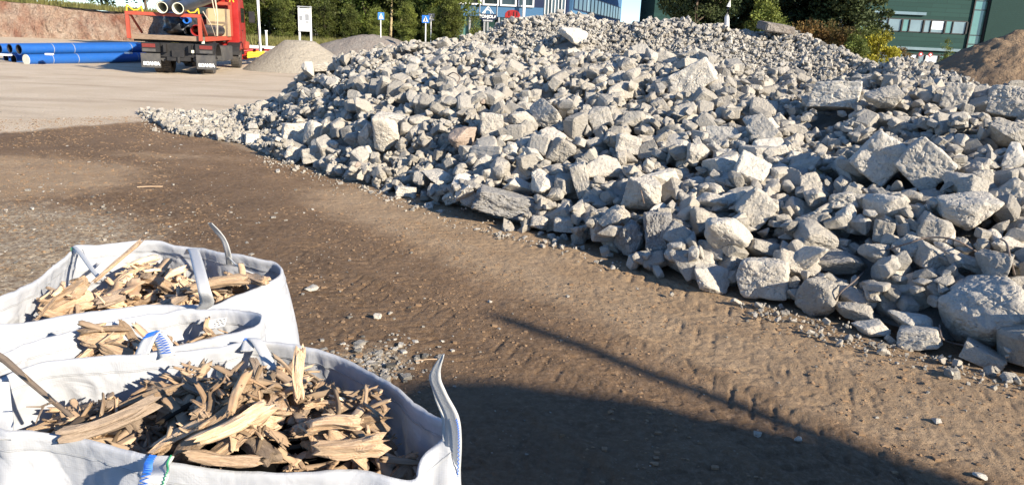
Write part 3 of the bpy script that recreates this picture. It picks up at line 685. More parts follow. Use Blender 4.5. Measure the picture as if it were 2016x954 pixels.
n = 22000; s = rng.uniform(-4.5, 11, n); t = rng.uniform(-0.1, 4.8, n)**1.0; X_ = UO[0]+UU[0]*s+UN[0]*t; Y_ = UO[1]+UU[1]*s+UN[1]*t; dn = fb2(X_, Y_, 1.4, 3, 99); ok = (dn > -0.12) & (Y_ > 1.8); X_, Y_ = X_[ok], Y_[ok]
Z_ = terrain(X_, Y_)+ground_detail(X_, Y_); rr_ = plr(len(X_), 0.003, 0.015, 1.9); VV = []; FF = []; off = 0
for k in range(len(X_)):
    Vk, Fk = lib(k % NL, 2); VV.append(Vk*np.array([rr_[k]*1.2, rr_[k], rr_[k]*0.7])*rng.uniform(0.7, 1.3, 3)+np.array([X_[k], Y_[k], Z_[k]+rr_[k]*0.15])); FF.append(Fk+off); off += len(Vk)
tag(link('soil_crumbs', fastmesh('soil_crumbs', np.concatenate(VV), np.concatenate(FF), False), M['soil']), 'crumbs and clods of brown soil lying on the dirt', 'soil', None, 'stuff')
for (a, b_, wpx, hpx, lab) in ((1490, 857, 18, 14, 'small pale stone on the shaded dirt, left of a similar pair'), (1571, 870, 14, 18, 'small upright pale stone on the shaded dirt'), (1928, 940, 22, 12, 'dark-shadowed pebble near the lower right corner'),
                          (1843, 831, 16, 12, 'little stone on sunlit dirt at the lower right'), (614, 570, 30, 12, 'flat whitish scrap on the dirt right of the farthest bag'), (743, 624, 18, 10, 'tiny white scrap on the brown dirt ahead of the bags')):
    p = at_z(a, b_, 0); s_ = np.linalg.norm(p-CC)/F
    o = link('stone', rock_mesh(int(a) % NL, 3)); o.location = (p[0], p[1], hpx*s_*0.3); o.scale = (wpx*s_/2, wpx*s_/2.4, hpx*s_/2*0.8); o.rotation_euler = (0, 0, a)
    tag(o, lab, 'stone')

# ------------------------------------------------------------------ steel bars in the rubble
def rebar(pxs, lab, r=0.006):
    pts = []
    for (a, b_, up) in pxs:
        d = ray(a, b_); d = d/np.linalg.norm(d); t = 3.0
        while t < 14:
            p = CC+d*t
            if p[2] <= hm_at(p[0], p[1])+up: break
            t += 0.02
        pts.append(p-d*0.03)
    # smooth
    P = [Vector(p) for p in pts]; out = []
    for i in range(len(P)-1):
        p0 = P[max(i-1, 0)]; p1 = P[i]; p2 = P[i+1]; p3 = P[min(i+2, len(P)-1)]
        for k in range(6):
            u = k/6; out.append(0.5*((2*p1)+(p2-p0)*u+(2*p0-5*p1+4*p2-p3)*u*u+(3*p1-p0-3*p2+p3)*u**3))
    out.append(P[-1])
    o = MB().tube(out, r, 7).build('steel_bar', M['steel'], None, True)
    tag(o, lab, 'steel bar', 'bent reinforcing bars sticking out of the rubble')
rebar([(1745, 492, 0.02), (1790, 478, 0.1), (1830, 467, 0.16), (1880, 472, 0.16), (1922, 495, 0.04)], 'long bent steel bar arching over blocks above the huge boulder')
rebar([(1640, 600, 0.02), (1655, 575, 0.1), (1680, 555, 0.12), (1700, 535, 0.04)], 'curved steel bar rising left of the shaded bluish stones')
rebar([(1850, 640, 0.05), (1855, 665, 0.05), (1880, 676, 0.04), (1925, 682, 0.04)], 'thin steel bar curling under the huge boulder')
rebar([(1970, 470, 0.02), (1982, 480, 0.1), (1990, 510, 0.14), (1998, 540, 0.05)], 'upright bent steel bar beside the right picture edge')
rebar([(880, 150, 0.03), (893, 143, 0.12), (905, 152, 0.1), (900, 165, 0.02)], 'small hooked steel bar on the upper left slope', 0.008)
rebar([(1255, 345, 0.02), (1262, 375, 0.05), (1268, 400, 0.03)], 'straight thin steel bar against the tall rough block')
def hm_point(a, b_, up=0.02):
    d = ray(a, b_); d = d/np.linalg.norm(d); t = 3.0
    while t < 20:
        p = CC+d*t
        if p[2] <= hm_at(p[0], p[1])+up: return p, t
        t += 0.02
    return p, t
for (a, b_, wpx, hpx, c_, lab) in ((1615, 341, 22, 16, 'yellow', 'ochre lump of brick lodged in the right slope'), (704, 324, 12, 12, 'redor', 'small red brick fragment at the left foot of the heap'), (950, 200, 10, 10, 'redor', 'rusty orange fragment on the upper left slope')):
    p, t = hm_point(a, b_); s_ = t/F; o = link('brick_piece', fastmesh('brick_piece', *rock_shape(int(a), 3)), M['rock_brown' if c_ == 'redor' else 'ply']); o.location = p; o.scale = (wpx*s_/2, wpx*s_/2, hpx*s_/2); tag(o, lab, 'brick')
#@@PART2
# ------------------------------------------------------------------ bags
def pip(P, x, y):
    ins = np.zeros(np.shape(x), bool); n = len(P)
    for i in range(n):
        x1, y1 = P[i]; x2, y2 = P[(i+1) % n]
        c = ((y1 > y) != (y2 > y)) & (x < (x2-x1)*(y-y1)/(y2-y1+1e-12)+x1); ins ^= c
    return ins
def edge_d(P, x, y):
    d = np.full(np.shape(x), 9.0); n = len(P)
    for i in range(n):
        a = P[i]; b = P[(i+1) % n]; ab = b-a; L2 = (ab @ ab)+1e-12
        t = np.clip(((x-a[0])*ab[0]+(y-a[1])*ab[1])/L2, 0, 1); d = np.minimum(d, np.hypot(x-a[0]-t*ab[0], y-a[1]-t*ab[1]))
    return d
def closed_spline(K, per=8):
    K = np.asarray(K); n = len(K); out = []
    for i in range(n):
        p0, p1, p2, p3 = K[i-1], K[i], K[(i+1) % n], K[(i+2) % n]
        for k in range(per):
            u = k/per; out.append(0.5*((2*p1)+(p2-p0)*u+(2*p0-5*p1+4*p2-p3)*u*u+(3*p1-p0-3*p2+p3)*u**3))
    out = np.array(out)
    seg = np.linalg.norm(np.roll(out, -1, 0)-out, axis=1); cs = np.concatenate([[0], np.cumsum(seg)])
    m = 260; q = np.linspace(0, cs[-1], m, endpoint=False); full = np.vstack([out, out[:1]])
    return np.stack([np.interp(q, cs, full[:, k]) for k in range(3)], 1)
def ribbon(name, path, width, wdir, mt, parent, th=0.003, taper=None, smooth=True):
    P = [np.array(p, float) for p in path]; out = []
    for i in range(len(P)-1):
        p0 = P[max(i-1, 0)]; p1 = P[i]; p2 = P[i+1]; p3 = P[min(i+2, len(P)-1)]
        for k in range(8):
            u = k/8; out.append(0.5*((2*p1)+(p2-p0)*u+(2*p0-5*p1+4*p2-p3)*u*u+(3*p1-p0-3*p2+p3)*u**3))
    out.append(P[-1]); out = np.array(out); n = len(out)
    wd = np.asarray(wdir, float)
    if wd.ndim == 1: wd = np.tile(wd, (n, 1))
    else: wd = np.stack([np.interp(np.linspace(0, 1, n), np.linspace(0, 1, len(wd)), wd[:, k]) for k in range(3)], 1)
    wd /= np.linalg.norm(wd, axis=1, keepdims=True)
    T = np.gradient(out, axis=0); T /= np.linalg.norm(T, axis=1, keepdims=True)+1e-9
    Nn = np.cross(T, wd); Nn /= np.linalg.norm(Nn, axis=1, keepdims=True)+1e-9
    W = np.full(n, width) if taper is None else width*np.interp(np.linspace(0, 1, n), np.linspace(0, 1, len(taper)), taper)
    V = []
    m = 5
    for side in (1, -1):
        for j in range(m):
            f_ = (j/(m-1)-0.5); V.append(out+wd*(f_*W)[:, None]*side+Nn*(th/2*side+0.006*(0.25-f_*f_)*1.0))
    V = np.array(V); K = 2*m  # ring of K verts per station
    V = V.transpose(1, 0, 2).reshape(-1, 3); Fq = []
    for i in range(n-1):
        for k in range(K):
            k2 = (k+1) % K; Fq.append((i*K+k, i*K+k2, (i+1)*K+k2, (i+1)*K+k))
    me = fastmesh(name, V, Fq, smooth); o = link(name, me, mt, parent); return o, out, wd, W, Nn
def stitching(parent, out, wd, W, Nn, mt, f0=0.1, f1=0.9, off=0.35, n=26, amp=0.12, side=1, name='stitching', r=0.0012):
    a = int(len(out)*f0); b = max(a+2, int(len(out)*f1)); pts = []
    for k in range(n):
        u = a+(b-1-a)*k/(n-1); i = int(u); i = min(i, len(out)-2); q = u-i
        c = out[i]*(1-q)+out[i+1]*q; z = off+(amp if k % 2 else -amp)
        pts.append(c+wd[i]*W[i]*z+Nn[i]*0.006*side)
    return MB().tube(pts, r, 5).build(name, mt, parent)
WOODM = {}
def wood_mesh(k, dark=False):
    key = (k, dark)
    if key in WOODM: return WOODM[key]
    g = np.random.default_rng(500+k); nr, ns = 18, 22
    th = np.linspace(0, 2*PI, nr, endpoint=False); d = np.stack([np.cos(th), np.sin(th)], 1)
    npl = g.integers(3, 6); an = np.sort(g.uniform(0, 2*PI, npl)); pn = np.stack([np.cos(an), np.sin(an)], 1); dist_ = g.uniform(0.5, 1.0, npl)
    q = np.clip(d @ pn.T, 0, None)/dist_; r0 = (np.sum(q**10, 1)+0.85**10)**(-0.1)
    V = []; sx = np.linspace(-0.5, 0.5, ns); bend = g.normal(0, 0.16); bend2 = g.normal(0, 0.12); tw = g.normal(0, 0.5)
    tp0 = g.uniform(0.35, 1.0); tp1 = g.uniform(0.55, 1.0)
    e0 = fbm(np.stack([d[:, 0]*1.9, d[:, 1]*1.9, np.zeros(nr)+k], 1), 3, k)*0.14; e1 = fbm(np.stack([d[:, 0]*1.9, d[:, 1]*1.9, np.zeros(nr)+k+9], 1), 3, k+2)*0.17
    e0 += g.normal(0, 0.03, nr); e1 += g.normal(0, 0.03, nr)
    for s in sx:
        t = s+0.5; x = s+e0*(1-t)**3+e1*t**3
        P = np.stack([d[:, 0]*3.2, d[:, 1]*3.2, np.full(nr, s*2.2)+k*3.1], 1)
        P2 = np.stack([d[:, 0]*8, d[:, 1]*8, np.full(nr, s*3.0)+k], 1)
        r = r0*(1+0.30*fbm(P, 2, k+5)+0.34*fbm(P2, 2, k+6)); r *= np.interp(t, [0, 0.08, 0.92, 1], [0.55+0.3*tp0, 0.55+0.45*tp0, 0.5+0.5*tp1, 0.5+0.35*tp1])
        a = tw*s; y = (d[:, 0]*math.cos(a)-d[:, 1]*math.sin(a))*r*0.5; z = (d[:, 0]*math.sin(a)+d[:, 1]*math.cos(a))*r*0.5
        V.append(np.stack([x, y+bend*(1-4*s*s)*1.6, z+bend2*(1-4*s*s)*1.2], 1))
    V = np.array(V).reshape(-1, 3); c0 = V[:nr].mean(0)+(0.03, 0, 0); c1 = V[-nr:].mean(0)-(0.03, 0, 0); V = np.vstack([V, c0, c1])
    Fc = []
    for i in range(ns-1):
        for j in range(nr):
            j2 = (j+1) % nr; A, B, C_, D_ = i*nr+j, i*nr+j2, (i+1)*nr+j2, (i+1)*nr+j; Fc += [(A, D_, C_), (A, C_, B)]
    nv = len(V)
    for j in range(nr):
        j2 = (j+1) % nr; Fc += [(nv-2, j, j2), (nv-1, (ns-1)*nr+j2, (ns-1)*nr+j)]
    me = fastmesh('wood_chunk', V, Fc, True)
    try: me.set_sharp_from_angle(angle=math.radians(32))
    except Exception: pass
    me.materials.append(M['wood_dark' if dark else 'wood']); WOODM[key] = me; return me
def fill_bag(poly, zf, n, lrange, label, group, cat='wood chunk', seed=0, regions=None, core_label=''):
    g = np.random.default_rng(seed); lo = poly.min(0)-0.02; hi = poly.max(0)+0.02; cs = 0.01
    ax = np.arange(lo[0], hi[0], cs); ay = np.arange(lo[1], hi[1], cs); AX, AY = np.meshgrid(ax, ay, indexing='ij')
    ins = pip(poly, AX, AY); ed = edge_d(poly, AX, AY); Hh = zf(AX, AY, ed)-0.05
    # dark debris bed under the chunks
    ni, nj = Hh.shape; idx = np.arange(ni*nj).reshape(ni, nj); q = np.stack([idx[:-1, :-1], idx[1:, :-1], idx[1:, 1:], idx[:-1, 1:]], -1).reshape(-1, 4)
    okv = (ins & (ed > 0.012)).ravel(); q = q[okv[q].all(1)]
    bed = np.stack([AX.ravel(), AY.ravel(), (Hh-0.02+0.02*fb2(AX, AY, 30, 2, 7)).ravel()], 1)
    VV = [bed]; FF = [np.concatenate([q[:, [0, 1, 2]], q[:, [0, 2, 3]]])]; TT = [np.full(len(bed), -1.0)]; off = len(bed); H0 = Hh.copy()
    cnt = 0; tries = 0
    while cnt < n and tries < n*30:
        tries += 1
        L = float(plr(1, lrange[0], lrange[1], 0.6)[0]) if False else float(g.uniform(*lrange))*(0.7 if g.random() < 0.35 else 1.0)
        x = g.uniform(lo[0], hi[0]); y = g.uniform(lo[1], hi[1])
        if regions is not None and not any(((x-a)/ra)**2+((y-b)/rb)**2 < 1 for a, b, ra, rb in regions): continue
        yaw = g.uniform(0, PI) if g.random() < 0.65 else g.normal(0.35, 0.5); c, s = math.cos(yaw), math.sin(yaw)
        e = [(x+c*L*f_, y+s*L*f_) for f_ in (-0.5, 0, 0.5)]
        if not pip(poly, np.array([p[0] for p in e]), np.array([p[1] for p in e])).all(): continue
        if edge_d(poly, np.array([p[0] for p in e]), np.array([p[1] for p in e])).min() < 0.022: continue
        th = L*g.uniform(0.2, 0.55); th = min(max(th, 0.012), 0.075); thz = th*g.uniform(0.35, 0.95)
        zs = []
        for f_ in (-0.42, -0.2, 0, 0.2, 0.42):
            i = int((x+c*L*f_-lo[0])/cs); j = int((y+s*L*f_-lo[1])/cs); i = min(max(i, 0), ni-1); j = min(max(j, 0), nj-1); zs.append(Hh[i, j])
        zs = np.array(zs); za = max(zs[0], zs[1]); zb = max(zs[3], zs[4]); zm = max((za+zb)/2, zs[2]*0.9+0.1*(za+zb)/2)
        lim = zf(np.array([x]), np.array([y]), edge_d(poly, np.array([x]), np.array([y])))[0]
        if zm > lim+0.075: continue
        pitch = math.atan2(zb-za, 0.7*L); pitch = max(-0.6, min(0.6, pitch))+g.normal(0, 0.06)
        o = link('wood_chunk', wood_mesh(int(g.integers(0, 22)), g.random() < 0.2)); o.location = (x, y, zm+thz*0.34)
        o.scale = (L, th, thz); o.rotation_euler = (Matrix.Rotation(yaw, 3, 'Z') @ Matrix.Rotation(-pitch, 3, 'Y') @ Matrix.Rotation(g.normal(0, 0.25), 3, 'X')).to_euler()
        tag(o, label, cat, group); cnt += 1
        X_ = AX-x; Y_ = AY-y; al = X_*c+Y_*s; ac = -X_*s+Y_*c; m = (np.abs(al) < L*0.48) & (np.abs(ac) < th*0.42)
        top = zm+thz*0.75+al*math.tan(pitch); Hh = np.where(m, np.maximum(Hh, top), Hh)
    k_ = 0
    while k_ < n*9:
        L = g.uniform(0.03, 0.15)*(1 if g.random() < 0.4 else 0.5); x = g.uniform(lo[0], hi[0]); y = g.uniform(lo[1], hi[1]); yaw = g.uniform(0, PI); k_ += 1
        if regions is not None and not any(((x-a)/ra)**2+((y-b)/rb)**2 < 1 for a, b, ra, rb in regions): continue
        if not pip(poly, np.array([x]), np.array([y]))[0] or edge_d(poly, np.array([x]), np.array([y]))[0] < L*0.5+0.012: continue
        i = int((x-lo[0])/cs); j = int((y-lo[1])/cs); zc = Hh[min(i, ni-1), min(j, nj-1)]
        src = wood_mesh(int(g.integers(0, 22))); nv_ = len(src.vertices); Vw = np.empty(nv_*3, np.float32); src.vertices.foreach_get('co', Vw); Vw = Vw.reshape(-1, 3)*np.array([L, L*g.uniform(0.08, 0.35), L*g.uniform(0.06, 0.2)])
        Fw = np.empty(len(src.polygons)*3, np.int32); src.polygons.foreach_get('vertices', Fw)
        Rm = np.array(Matrix.Rotation(yaw, 3, 'Z') @ Matrix.Rotation(g.normal(0, 0.4), 3, 'Y')); VV.append(Vw @ Rm.T+np.array([x, y, zc+0.004])); FF.append(Fw.reshape(-1, 3)+off); off += nv_; TT.append(np.full(nv_, g.normal(0.1, 0.3)))
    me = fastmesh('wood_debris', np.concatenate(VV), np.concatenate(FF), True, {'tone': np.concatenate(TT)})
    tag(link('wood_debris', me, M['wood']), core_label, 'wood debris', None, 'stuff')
    return cnt
def bag(label, K, base_f, sink=0.42, bulge=0.05, seed=0, base_c=None, wr=1.0):
    pts = np.array([at_z(a, b_, z) for (a, b_, z) in K]); rim = closed_spline(pts, 6); m = len(rim)
    c = rim[:, :2].mean(0) if base_c is None else np.array(base_c)
    root = empty('bulk_bag', (c[0], c[1], 0), 0, label, 'bulk bag', 'white woven bulk bags filled with wood')
    T = np.roll(rim, -1, 0)-np.roll(rim, 1, 0); Nx = np.stack([T[:, 1], -T[:, 0]], 1); Nx /= np.linalg.norm(Nx, axis=1, keepdims=True)+1e-9
    if ((rim[:, :2]-c)*Nx).sum(1).mean() < 0: Nx = -Nx
    Nx = (Nx+np.roll(Nx, 2, 0)+np.roll(Nx, -2, 0)); Nx /= np.linalg.norm(Nx, axis=1, keepdims=True)
    th = np.arange(m)/m*2*PI
    def surf(s, off=0.0):
        base = c+(rim[:, :2]-c)*base_f; z = rim[:, 2]*(1-s)+0.012*s
        xy = rim[:, :2]*(1-s**1.3)+base*s**1.3+Nx*(bulge*math.sin(PI*min(1, s*1.1)))
        cx, cy = np.cos(th), np.sin(th)
        f1 = fbm(np.stack([cx*3.4, cy*3.4, np.full(m, s*2.5)+seed], 1), 3, seed)
        f2 = fbm(np.stack([cx*9, cy*9, np.full(m, s*4)+seed], 1), 3, seed+4)
        f3 = np.abs(fbm(np.stack([cx*5+s*3, cy*5, np.full(m, s*7)+seed], 1), 2, seed+8))
        a = min(1, s*7+0.18); w_ = (f1*0.034+f2*0.010-np.clip(0.10-f3, 0, 1)*0.10)*a*wr
        return np.concatenate([xy+Nx*(w_+off)[:, None], (z+(0.004*f2+0.008*f1)*(1-s))[:, None]], 1)
    def rows_to_mesh(name, rows, mt):
        V = np.array(rows); nr = len(V); V = V.reshape(-1, 3)-np.array([c[0], c[1], 0]); i = np.arange(nr-1)[:, None]; j = np.arange(m)[None, :]; j2 = (j+1) % m
        Fq = np.stack([i*m+j, i*m+j2, (i+1)*m+j2, (i+1)*m+j], -1).reshape(-1, 4); me = fastmesh(name, V, Fq, True); return link(name, me, mt, root)
    z_ = lambda s, off: surf(s, off)
    ss = np.concatenate([np.linspace(1, 0.1, 40), np.linspace(0.085, 0, 7)])
    rows = [z_(s, np.zeros(m)) for s in ss]+[z_(s, np.full(m, -0.007)) for s in np.linspace(0, sink, 26)]
    rows[0] = rows[0]*1.0
    rows_to_mesh('fabric_body', rows, M['bag'])
    hs = [0.052, 0.050, 0.035, 0.018, 0.004]
    hr = [z_(0.053, np.full(m, -0.001))]+[z_(s, np.full(m, 0.0028)) for s in hs]
    topr = z_(0.0, np.full(m, -0.0035)); topr[:, 2] += 0.006; hr.append(topr)
    hr += [z_(s, np.full(m, -0.0100)) for s in hs[::-1]]+[z_(0.053, np.full(m, -0.006))]
    rows_to_mesh('hem', hr, M['bag'])
    # thread line on the inside and outside of the hem
    mb = MB()
    for off in (0.0034, -0.0108):
        p = z_(0.045, np.full(m, off))-np.array([c[0], c[1], 0]); mb.tube([tuple(v) for v in p]+[tuple(p[0])], 0.0009, 4, False)
    mb.build('seam_thread', M['greyink'], root)
    return root, rim, c
def loc(c, p): return np.array(p)-np.array([c[0], c[1], 0])

# nearest bag
KA = [(-60, 800, .88), (28, 735, .9), (118, 711, .9), (283, 697, .9), (400, 686, .9), (471, 677, .905), (518, 673, .9), (589, 681, .9), (683, 707, .895), (777, 763, .9), (848, 810, .9), (888, 842, .92), (866, 872, .885), (836, 900, .86), (824, 944, .825), (778, 947, .82), (707, 931, .82), (603, 934, .82), (542, 935, .82), (424, 928, .82), (330, 914, .83), (283, 900, .84), (141, 862, .85), (61, 853, .86), (0, 848, .865)]
KB = [(-60, 725, .88), (0, 701, .9), (80, 672, .9), (151, 648, .905), (240, 632, .9), (315, 620, .9), (409, 612, .905), (480, 612, .91), (514, 622, .915), (512, 640, .905), (480, 655, .90), (440, 664, .895), (377, 676, .89), (330, 688, .885), (245, 704, .88), (126, 714, .875), (66, 730, .87), (0, 762, .86)]
KC = [(-70, 612, .88), (0, 584, .9), (41, 565, .9), (94, 534, .905), (141, 498, .92), (150, 484, .93), (220, 482, .91), (267, 477, .91), (314, 476, .91), (346, 485, .9), (393, 491, .9), (446, 498, .91), (503, 510, .905), (540, 518, .9), (556, 533, .89), (545, 550, .88), (503, 570, .87), (456, 588, .865), (418, 603, .86), (314, 602, .86), (251, 608, .86), (126, 625, .86), (0, 640, .86)]
RIMB = M['bag']
rb, rimB, cB = bag('small slack white bulk bag squeezed between the two larger ones', KB, 0.92, 0.30, 0.01, 3)
rc, rimC, cC = bag('farthest white bulk bag with a standing loop at its far corner', KC, 0.95, 0.34, 0.055, 5)
ra, rimA, cA = bag('nearest white bulk bag, heaped with big splintered wood, at the bottom left', KA, 0.98, 0.40, 0.035, 1)

def zfA(x, y, ed): return 0.705+0.165*np.exp(-(((x+0.62)/0.40)**2+((y-1.64)/0.30)**2))+0.05*(1-sst(1.40, 1.62, y))
def zfC(x, y, ed): return 0.775+0.065*np.exp(-(((x+1.15)/0.4)**2+((y-2.5)/0.25)**2))
def zfB(x, y, ed): return 0.83+0.04*sst(0.0, 0.12, ed)
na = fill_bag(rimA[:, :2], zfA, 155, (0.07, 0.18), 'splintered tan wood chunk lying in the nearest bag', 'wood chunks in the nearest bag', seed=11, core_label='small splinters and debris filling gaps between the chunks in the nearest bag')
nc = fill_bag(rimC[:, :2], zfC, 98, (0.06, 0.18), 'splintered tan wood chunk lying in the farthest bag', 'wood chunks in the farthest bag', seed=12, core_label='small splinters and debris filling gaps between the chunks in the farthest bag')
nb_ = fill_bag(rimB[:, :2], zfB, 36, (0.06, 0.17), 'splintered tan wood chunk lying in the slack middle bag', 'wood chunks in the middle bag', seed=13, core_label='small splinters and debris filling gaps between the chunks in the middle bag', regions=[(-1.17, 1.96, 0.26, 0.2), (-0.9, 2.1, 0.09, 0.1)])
print('chips', na, nc, nb_)
def chunk_at(a, b_, z, L, th, thz, ang, pitch, k, label, dark=False, roll=0.0):
    p = at_z(a, b_, z); o = link('wood_chunk', wood_mesh(k, dark)); o.location = p; o.scale = (L, th, thz)
    o.rotation_euler = (Matrix.Rotation(math.radians(ang), 3, 'Z') @ Matrix.Rotation(-math.radians(pitch), 3, 'Y') @ Matrix.Rotation(roll, 3, 'X')).to_euler(); tag(o, label, 'wood chunk', 'singled out pieces of wood in the bags'); return o
chunk_at(215, 822, .88, .21, .045, .04, 36, 10, 2, 'long grey-barked log piece at the left of the nearest bag', True)
chunk_at(300, 783, .86, .17, .045, .03, 28, 8, 5, 'pale flat splinter lying beside the grey-barked log')
chunk_at(455, 830, .93, .17, .08, .045, 38, 14, 7, 'widest smooth wedge of wood in the middle of the nearest bag')
chunk_at(655, 838, .91, .12, .055, .05, 5, 4, 9, 'broad pale wood slab at the right of the nearest bag')
chunk_at(690, 872, .89, .15, .042, .045, 4, 6, 12, 'long brown split log piece under the broad pale slab')
chunk_at(440, 900, .865, .15, .036, .03, -4, 0, 14, 'straight pale batten along the near rim of the nearest bag')
chunk_at(590, 735, .97, .12, .03, .022, 100, 62, 15, 'frayed stick standing upright at the back of the nearest bag')
chunk_at(500, 740, .93, .11, .035, .035, 110, 25, 16, 'leaning grey-topped stub behind the heap of the nearest bag', True)
chunk_at(235, 512, .97, .20, .028, .014, 48, 35, 3, 'clean sawn lath leaning on the back wall of the farthest bag')
chunk_at(430, 560, .90, .20, .05, .04, 18, 6, 4, 'thick straight pale block at the right end of the farthest bag')
chunk_at(500, 548, .89, .14, .05, .035, -35, 4, 6, 'brown-faced block at the rightmost corner of the farthest bag')
# branch over the left edge of the nearest bag
tw = empty('branch', at_z(60, 770, .9), 0, 'bare forked branch lying over the left side of the nearest bag', 'branch')
o0 = np.array(tw.location)
bp = [at_z(-20, 690, .98)-o0, at_z(10, 708, .975)-o0, at_z(60, 752, .95)-o0, at_z(105, 790, .93)-o0, at_z(140, 818, .91)-o0]
MB().tube(bp, [0.010, 0.009, 0.007, 0.006, 0.005], 8).build('stem', M['wood_dark'], tw, True)
for q in ([(105, 790, .93), (80, 800, .95), (52, 800, .96)], [(100, 786, .93), (95, 775, .96), (112, 792, .97)], [(85, 800, .94), (78, 815, .95), (70, 833, .94)], [(60, 752, .95), (48, 735, .98)]):
    MB().tube([at_z(*v)-o0 for v in q], [0.003, 0.0022, 0.0012][:len(q)], 6).build('twig', M['wood_dark'], tw, True)
# loops and their stitching
def R_(root, c, name, path, width, wdir, **k): return ribbon(name, [loc(c, p) for p in path], width, wdir, M['webbing'], root, **k)
vr = CR
# nearest bag, right corner: standing loop
o, a_, b_, w_, n_ = R_(ra, cA, 'lifting_loop', [at_z(890, 935, .80), at_z(893, 868, .90), at_z(889, 820, .97), at_z(868, 775, 1.03), at_z(856, 738, 1.08), at_z(872, 697, 1.14)], 0.034, [vr*0.9+_u*0.1-_f*0.5]*2, taper=[1.3, 1.25, 1.1, 0.9, 0.85, 0.15], th=0.005)
stitching(o, a_, b_, w_, n_, M['stitch'], 0.02, 0.42, 0.42, 40, 0.05, -1)
R_(ra, cA, 'lifting_loop', [at_z(878, 872, .90)+_f*0.02, at_z(876, 825, .96)+_f*0.02, at_z(862, 785, 1.01)+_f*0.02, at_z(852, 742, 1.07)+_f*0.02, at_z(871, 700, 1.135)], 0.02, [vr]*2, taper=[1, 1, 1, .8, .2])
# far corner flap loop
o, a_, b_, w_, n_ = R_(ra, cA, 'lifting_loop', [at_z(486, 690, .90), at_z(492, 668, .915), at_z(504, 670, .92), at_z(520, 695, .90), at_z(534, 728, .87)], 0.036, [vr]*2)
stitching(o, a_, b_, w_, n_, M['stitch'], 0.2, 0.4, -0.3, 8, 0.12, -1)
# near side band with blue stitches
pn = [at_z(318, 898, .85), at_z(316, 912, .845)-_f*0.02, at_y(306, 935, 1.355), at_y(290, 975, 1.345), at_y(270, 1040, 1.33)]
o, a_, b_, w_, n_ = R_(ra, cA, 'lifting_loop', pn, 0.058, [vr]*2)
stitching(o, a_, b_, w_, n_, M['stitch'], 0.05, 0.95, -0.30, 44, 0.14, 1, r=0.002);stitching(o, a_, b_, w_, n_, M['stitch'], 0.05, 0.95, -0.30, 44, 0.14, -1, r=0.002); stitching(o, a_, b_, w_, n_, M['greenst'], 0.05, 0.95, 0.42, 60, 0.03, 1)
# left strip
o, a_, b_, w_, n_ = R_(ra, cA, 'lifting_loop', [at_z(-5, 752, .915), at_z(-2, 790, .89), at_z(2, 835, .86), at_z(-4, 865, .85)], 0.06, [vr]*2)
stitching(o, a_, b_, w_, n_, M['greenst'], 0.1, 0.9, 0.42, 40, 0.03, -1)
# middle bag band
o, a_, b_, w_, n_ = R_(rb, cB, 'lifting_loop', [at_z(278, 700, .90), at_z(292, 668, .935), at_z(305, 657, .945), at_z(322, 676, .925), at_z(330, 702, .90)], 0.045, [vr*0.9+_u*0.25]*2)
stitching(o, a_, b_, w_, n_, M['stitch'], 0.3, 0.95, 0.0, 30, 0.32, -1, r=0.0018); stitching(o, a_, b_, w_, n_, M['stitch'], 0.3, 0.95, 0.0, 30, 0.32, 1, r=0.0018)
# farthest bag loops
o, *_r1 = R_(rc, cC, 'lifting_loop', [at_z(150, 500, .92), at_z(147, 486, .945), at_z(160, 500, .94), at_z(180, 528, .92), at_z(199, 551, .90)], 0.034, [vr*0.8-_f*0.4]*2)
stitching(o, _r1[0], _r1[1], _r1[2], _r1[3], M['greenst'], 0.1, 0.9, -0.4, 30, 0.03, -1)
R_(rc, cC, 'lifting_loop', [at_z(163, 490, .93), at_z(176, 520, .90), at_z(196, 552, .895)], 0.026, [vr*0.5-_f*0.8]*2)
R_(rc, cC, 'lifting_loop', [at_z(372, 500, .91), at_z(380, 491, .95), at_z(392, 530, .985), at_z(402, 570, .96), at_z(407, 596, .90), at_z(396, 608, .87)], 0.042, [vr]*2, taper=[1, 1, 1, 1, 1.2, 0.9])
R_(rc, cC, 'lifting_loop', [at_z(452, 520, .88), at_z(448, 495, .95), at_z(441, 473, 1.0), at_z(428, 456, 1.04), at_z(413, 439, 1.085)], 0.030, [vr*0.9-_f*0.3]*2, taper=[1.1, 0.9, 0.75, 0.95, 0.6])
R_(rc, cC, 'lifting_loop', [at_z(450, 505, .92), at_z(470, 525, .91), at_z(500, 538, .89)], 0.03, [vr*0.2-_f*0.9]*2, taper=[0.5, 0.9, 1.1])
def textmesh(name, body, size, mt, parent=None, mtx=None, align='CENTER', extr=0.001, bold=0.0):
    cu = bpy.data.curves.new(name, 'FONT'); cu.body = body; cu.size = size; cu.extrude = extr; cu.align_x = align; cu.align_y = 'CENTER'; cu.offset = bold
    t = bpy.data.objects.new('tmp_text', cu); COL.objects.link(t); bpy.context.view_layer.update()
    me = bpy.data.meshes.new_from_object(t.evaluated_get(bpy.context.evaluated_depsgraph_get())); bpy.data.objects.remove(t); bpy.data.curves.remove(cu); me.name = name
    me.materials.clear(); me.materials.append(mt); o = bpy.data.objects.new(name, me); COL.objects.link(o)
    if parent is not None: o.parent = parent
    if mtx is not None: o.matrix_local = mtx
    return o
def frame(pos, xdir, up, off=0.0):
    x = Vector(xdir).normalized(); u = Vector(up); z = x.cross(u).normalized(); y = z.cross(x); p = Vector(pos)+z*off
    return Matrix(((x.x, y.x, z.x, p.x), (x.y, y.y, z.y, p.y), (x.z, y.z, z.z, p.z), (0, 0, 0, 1)))
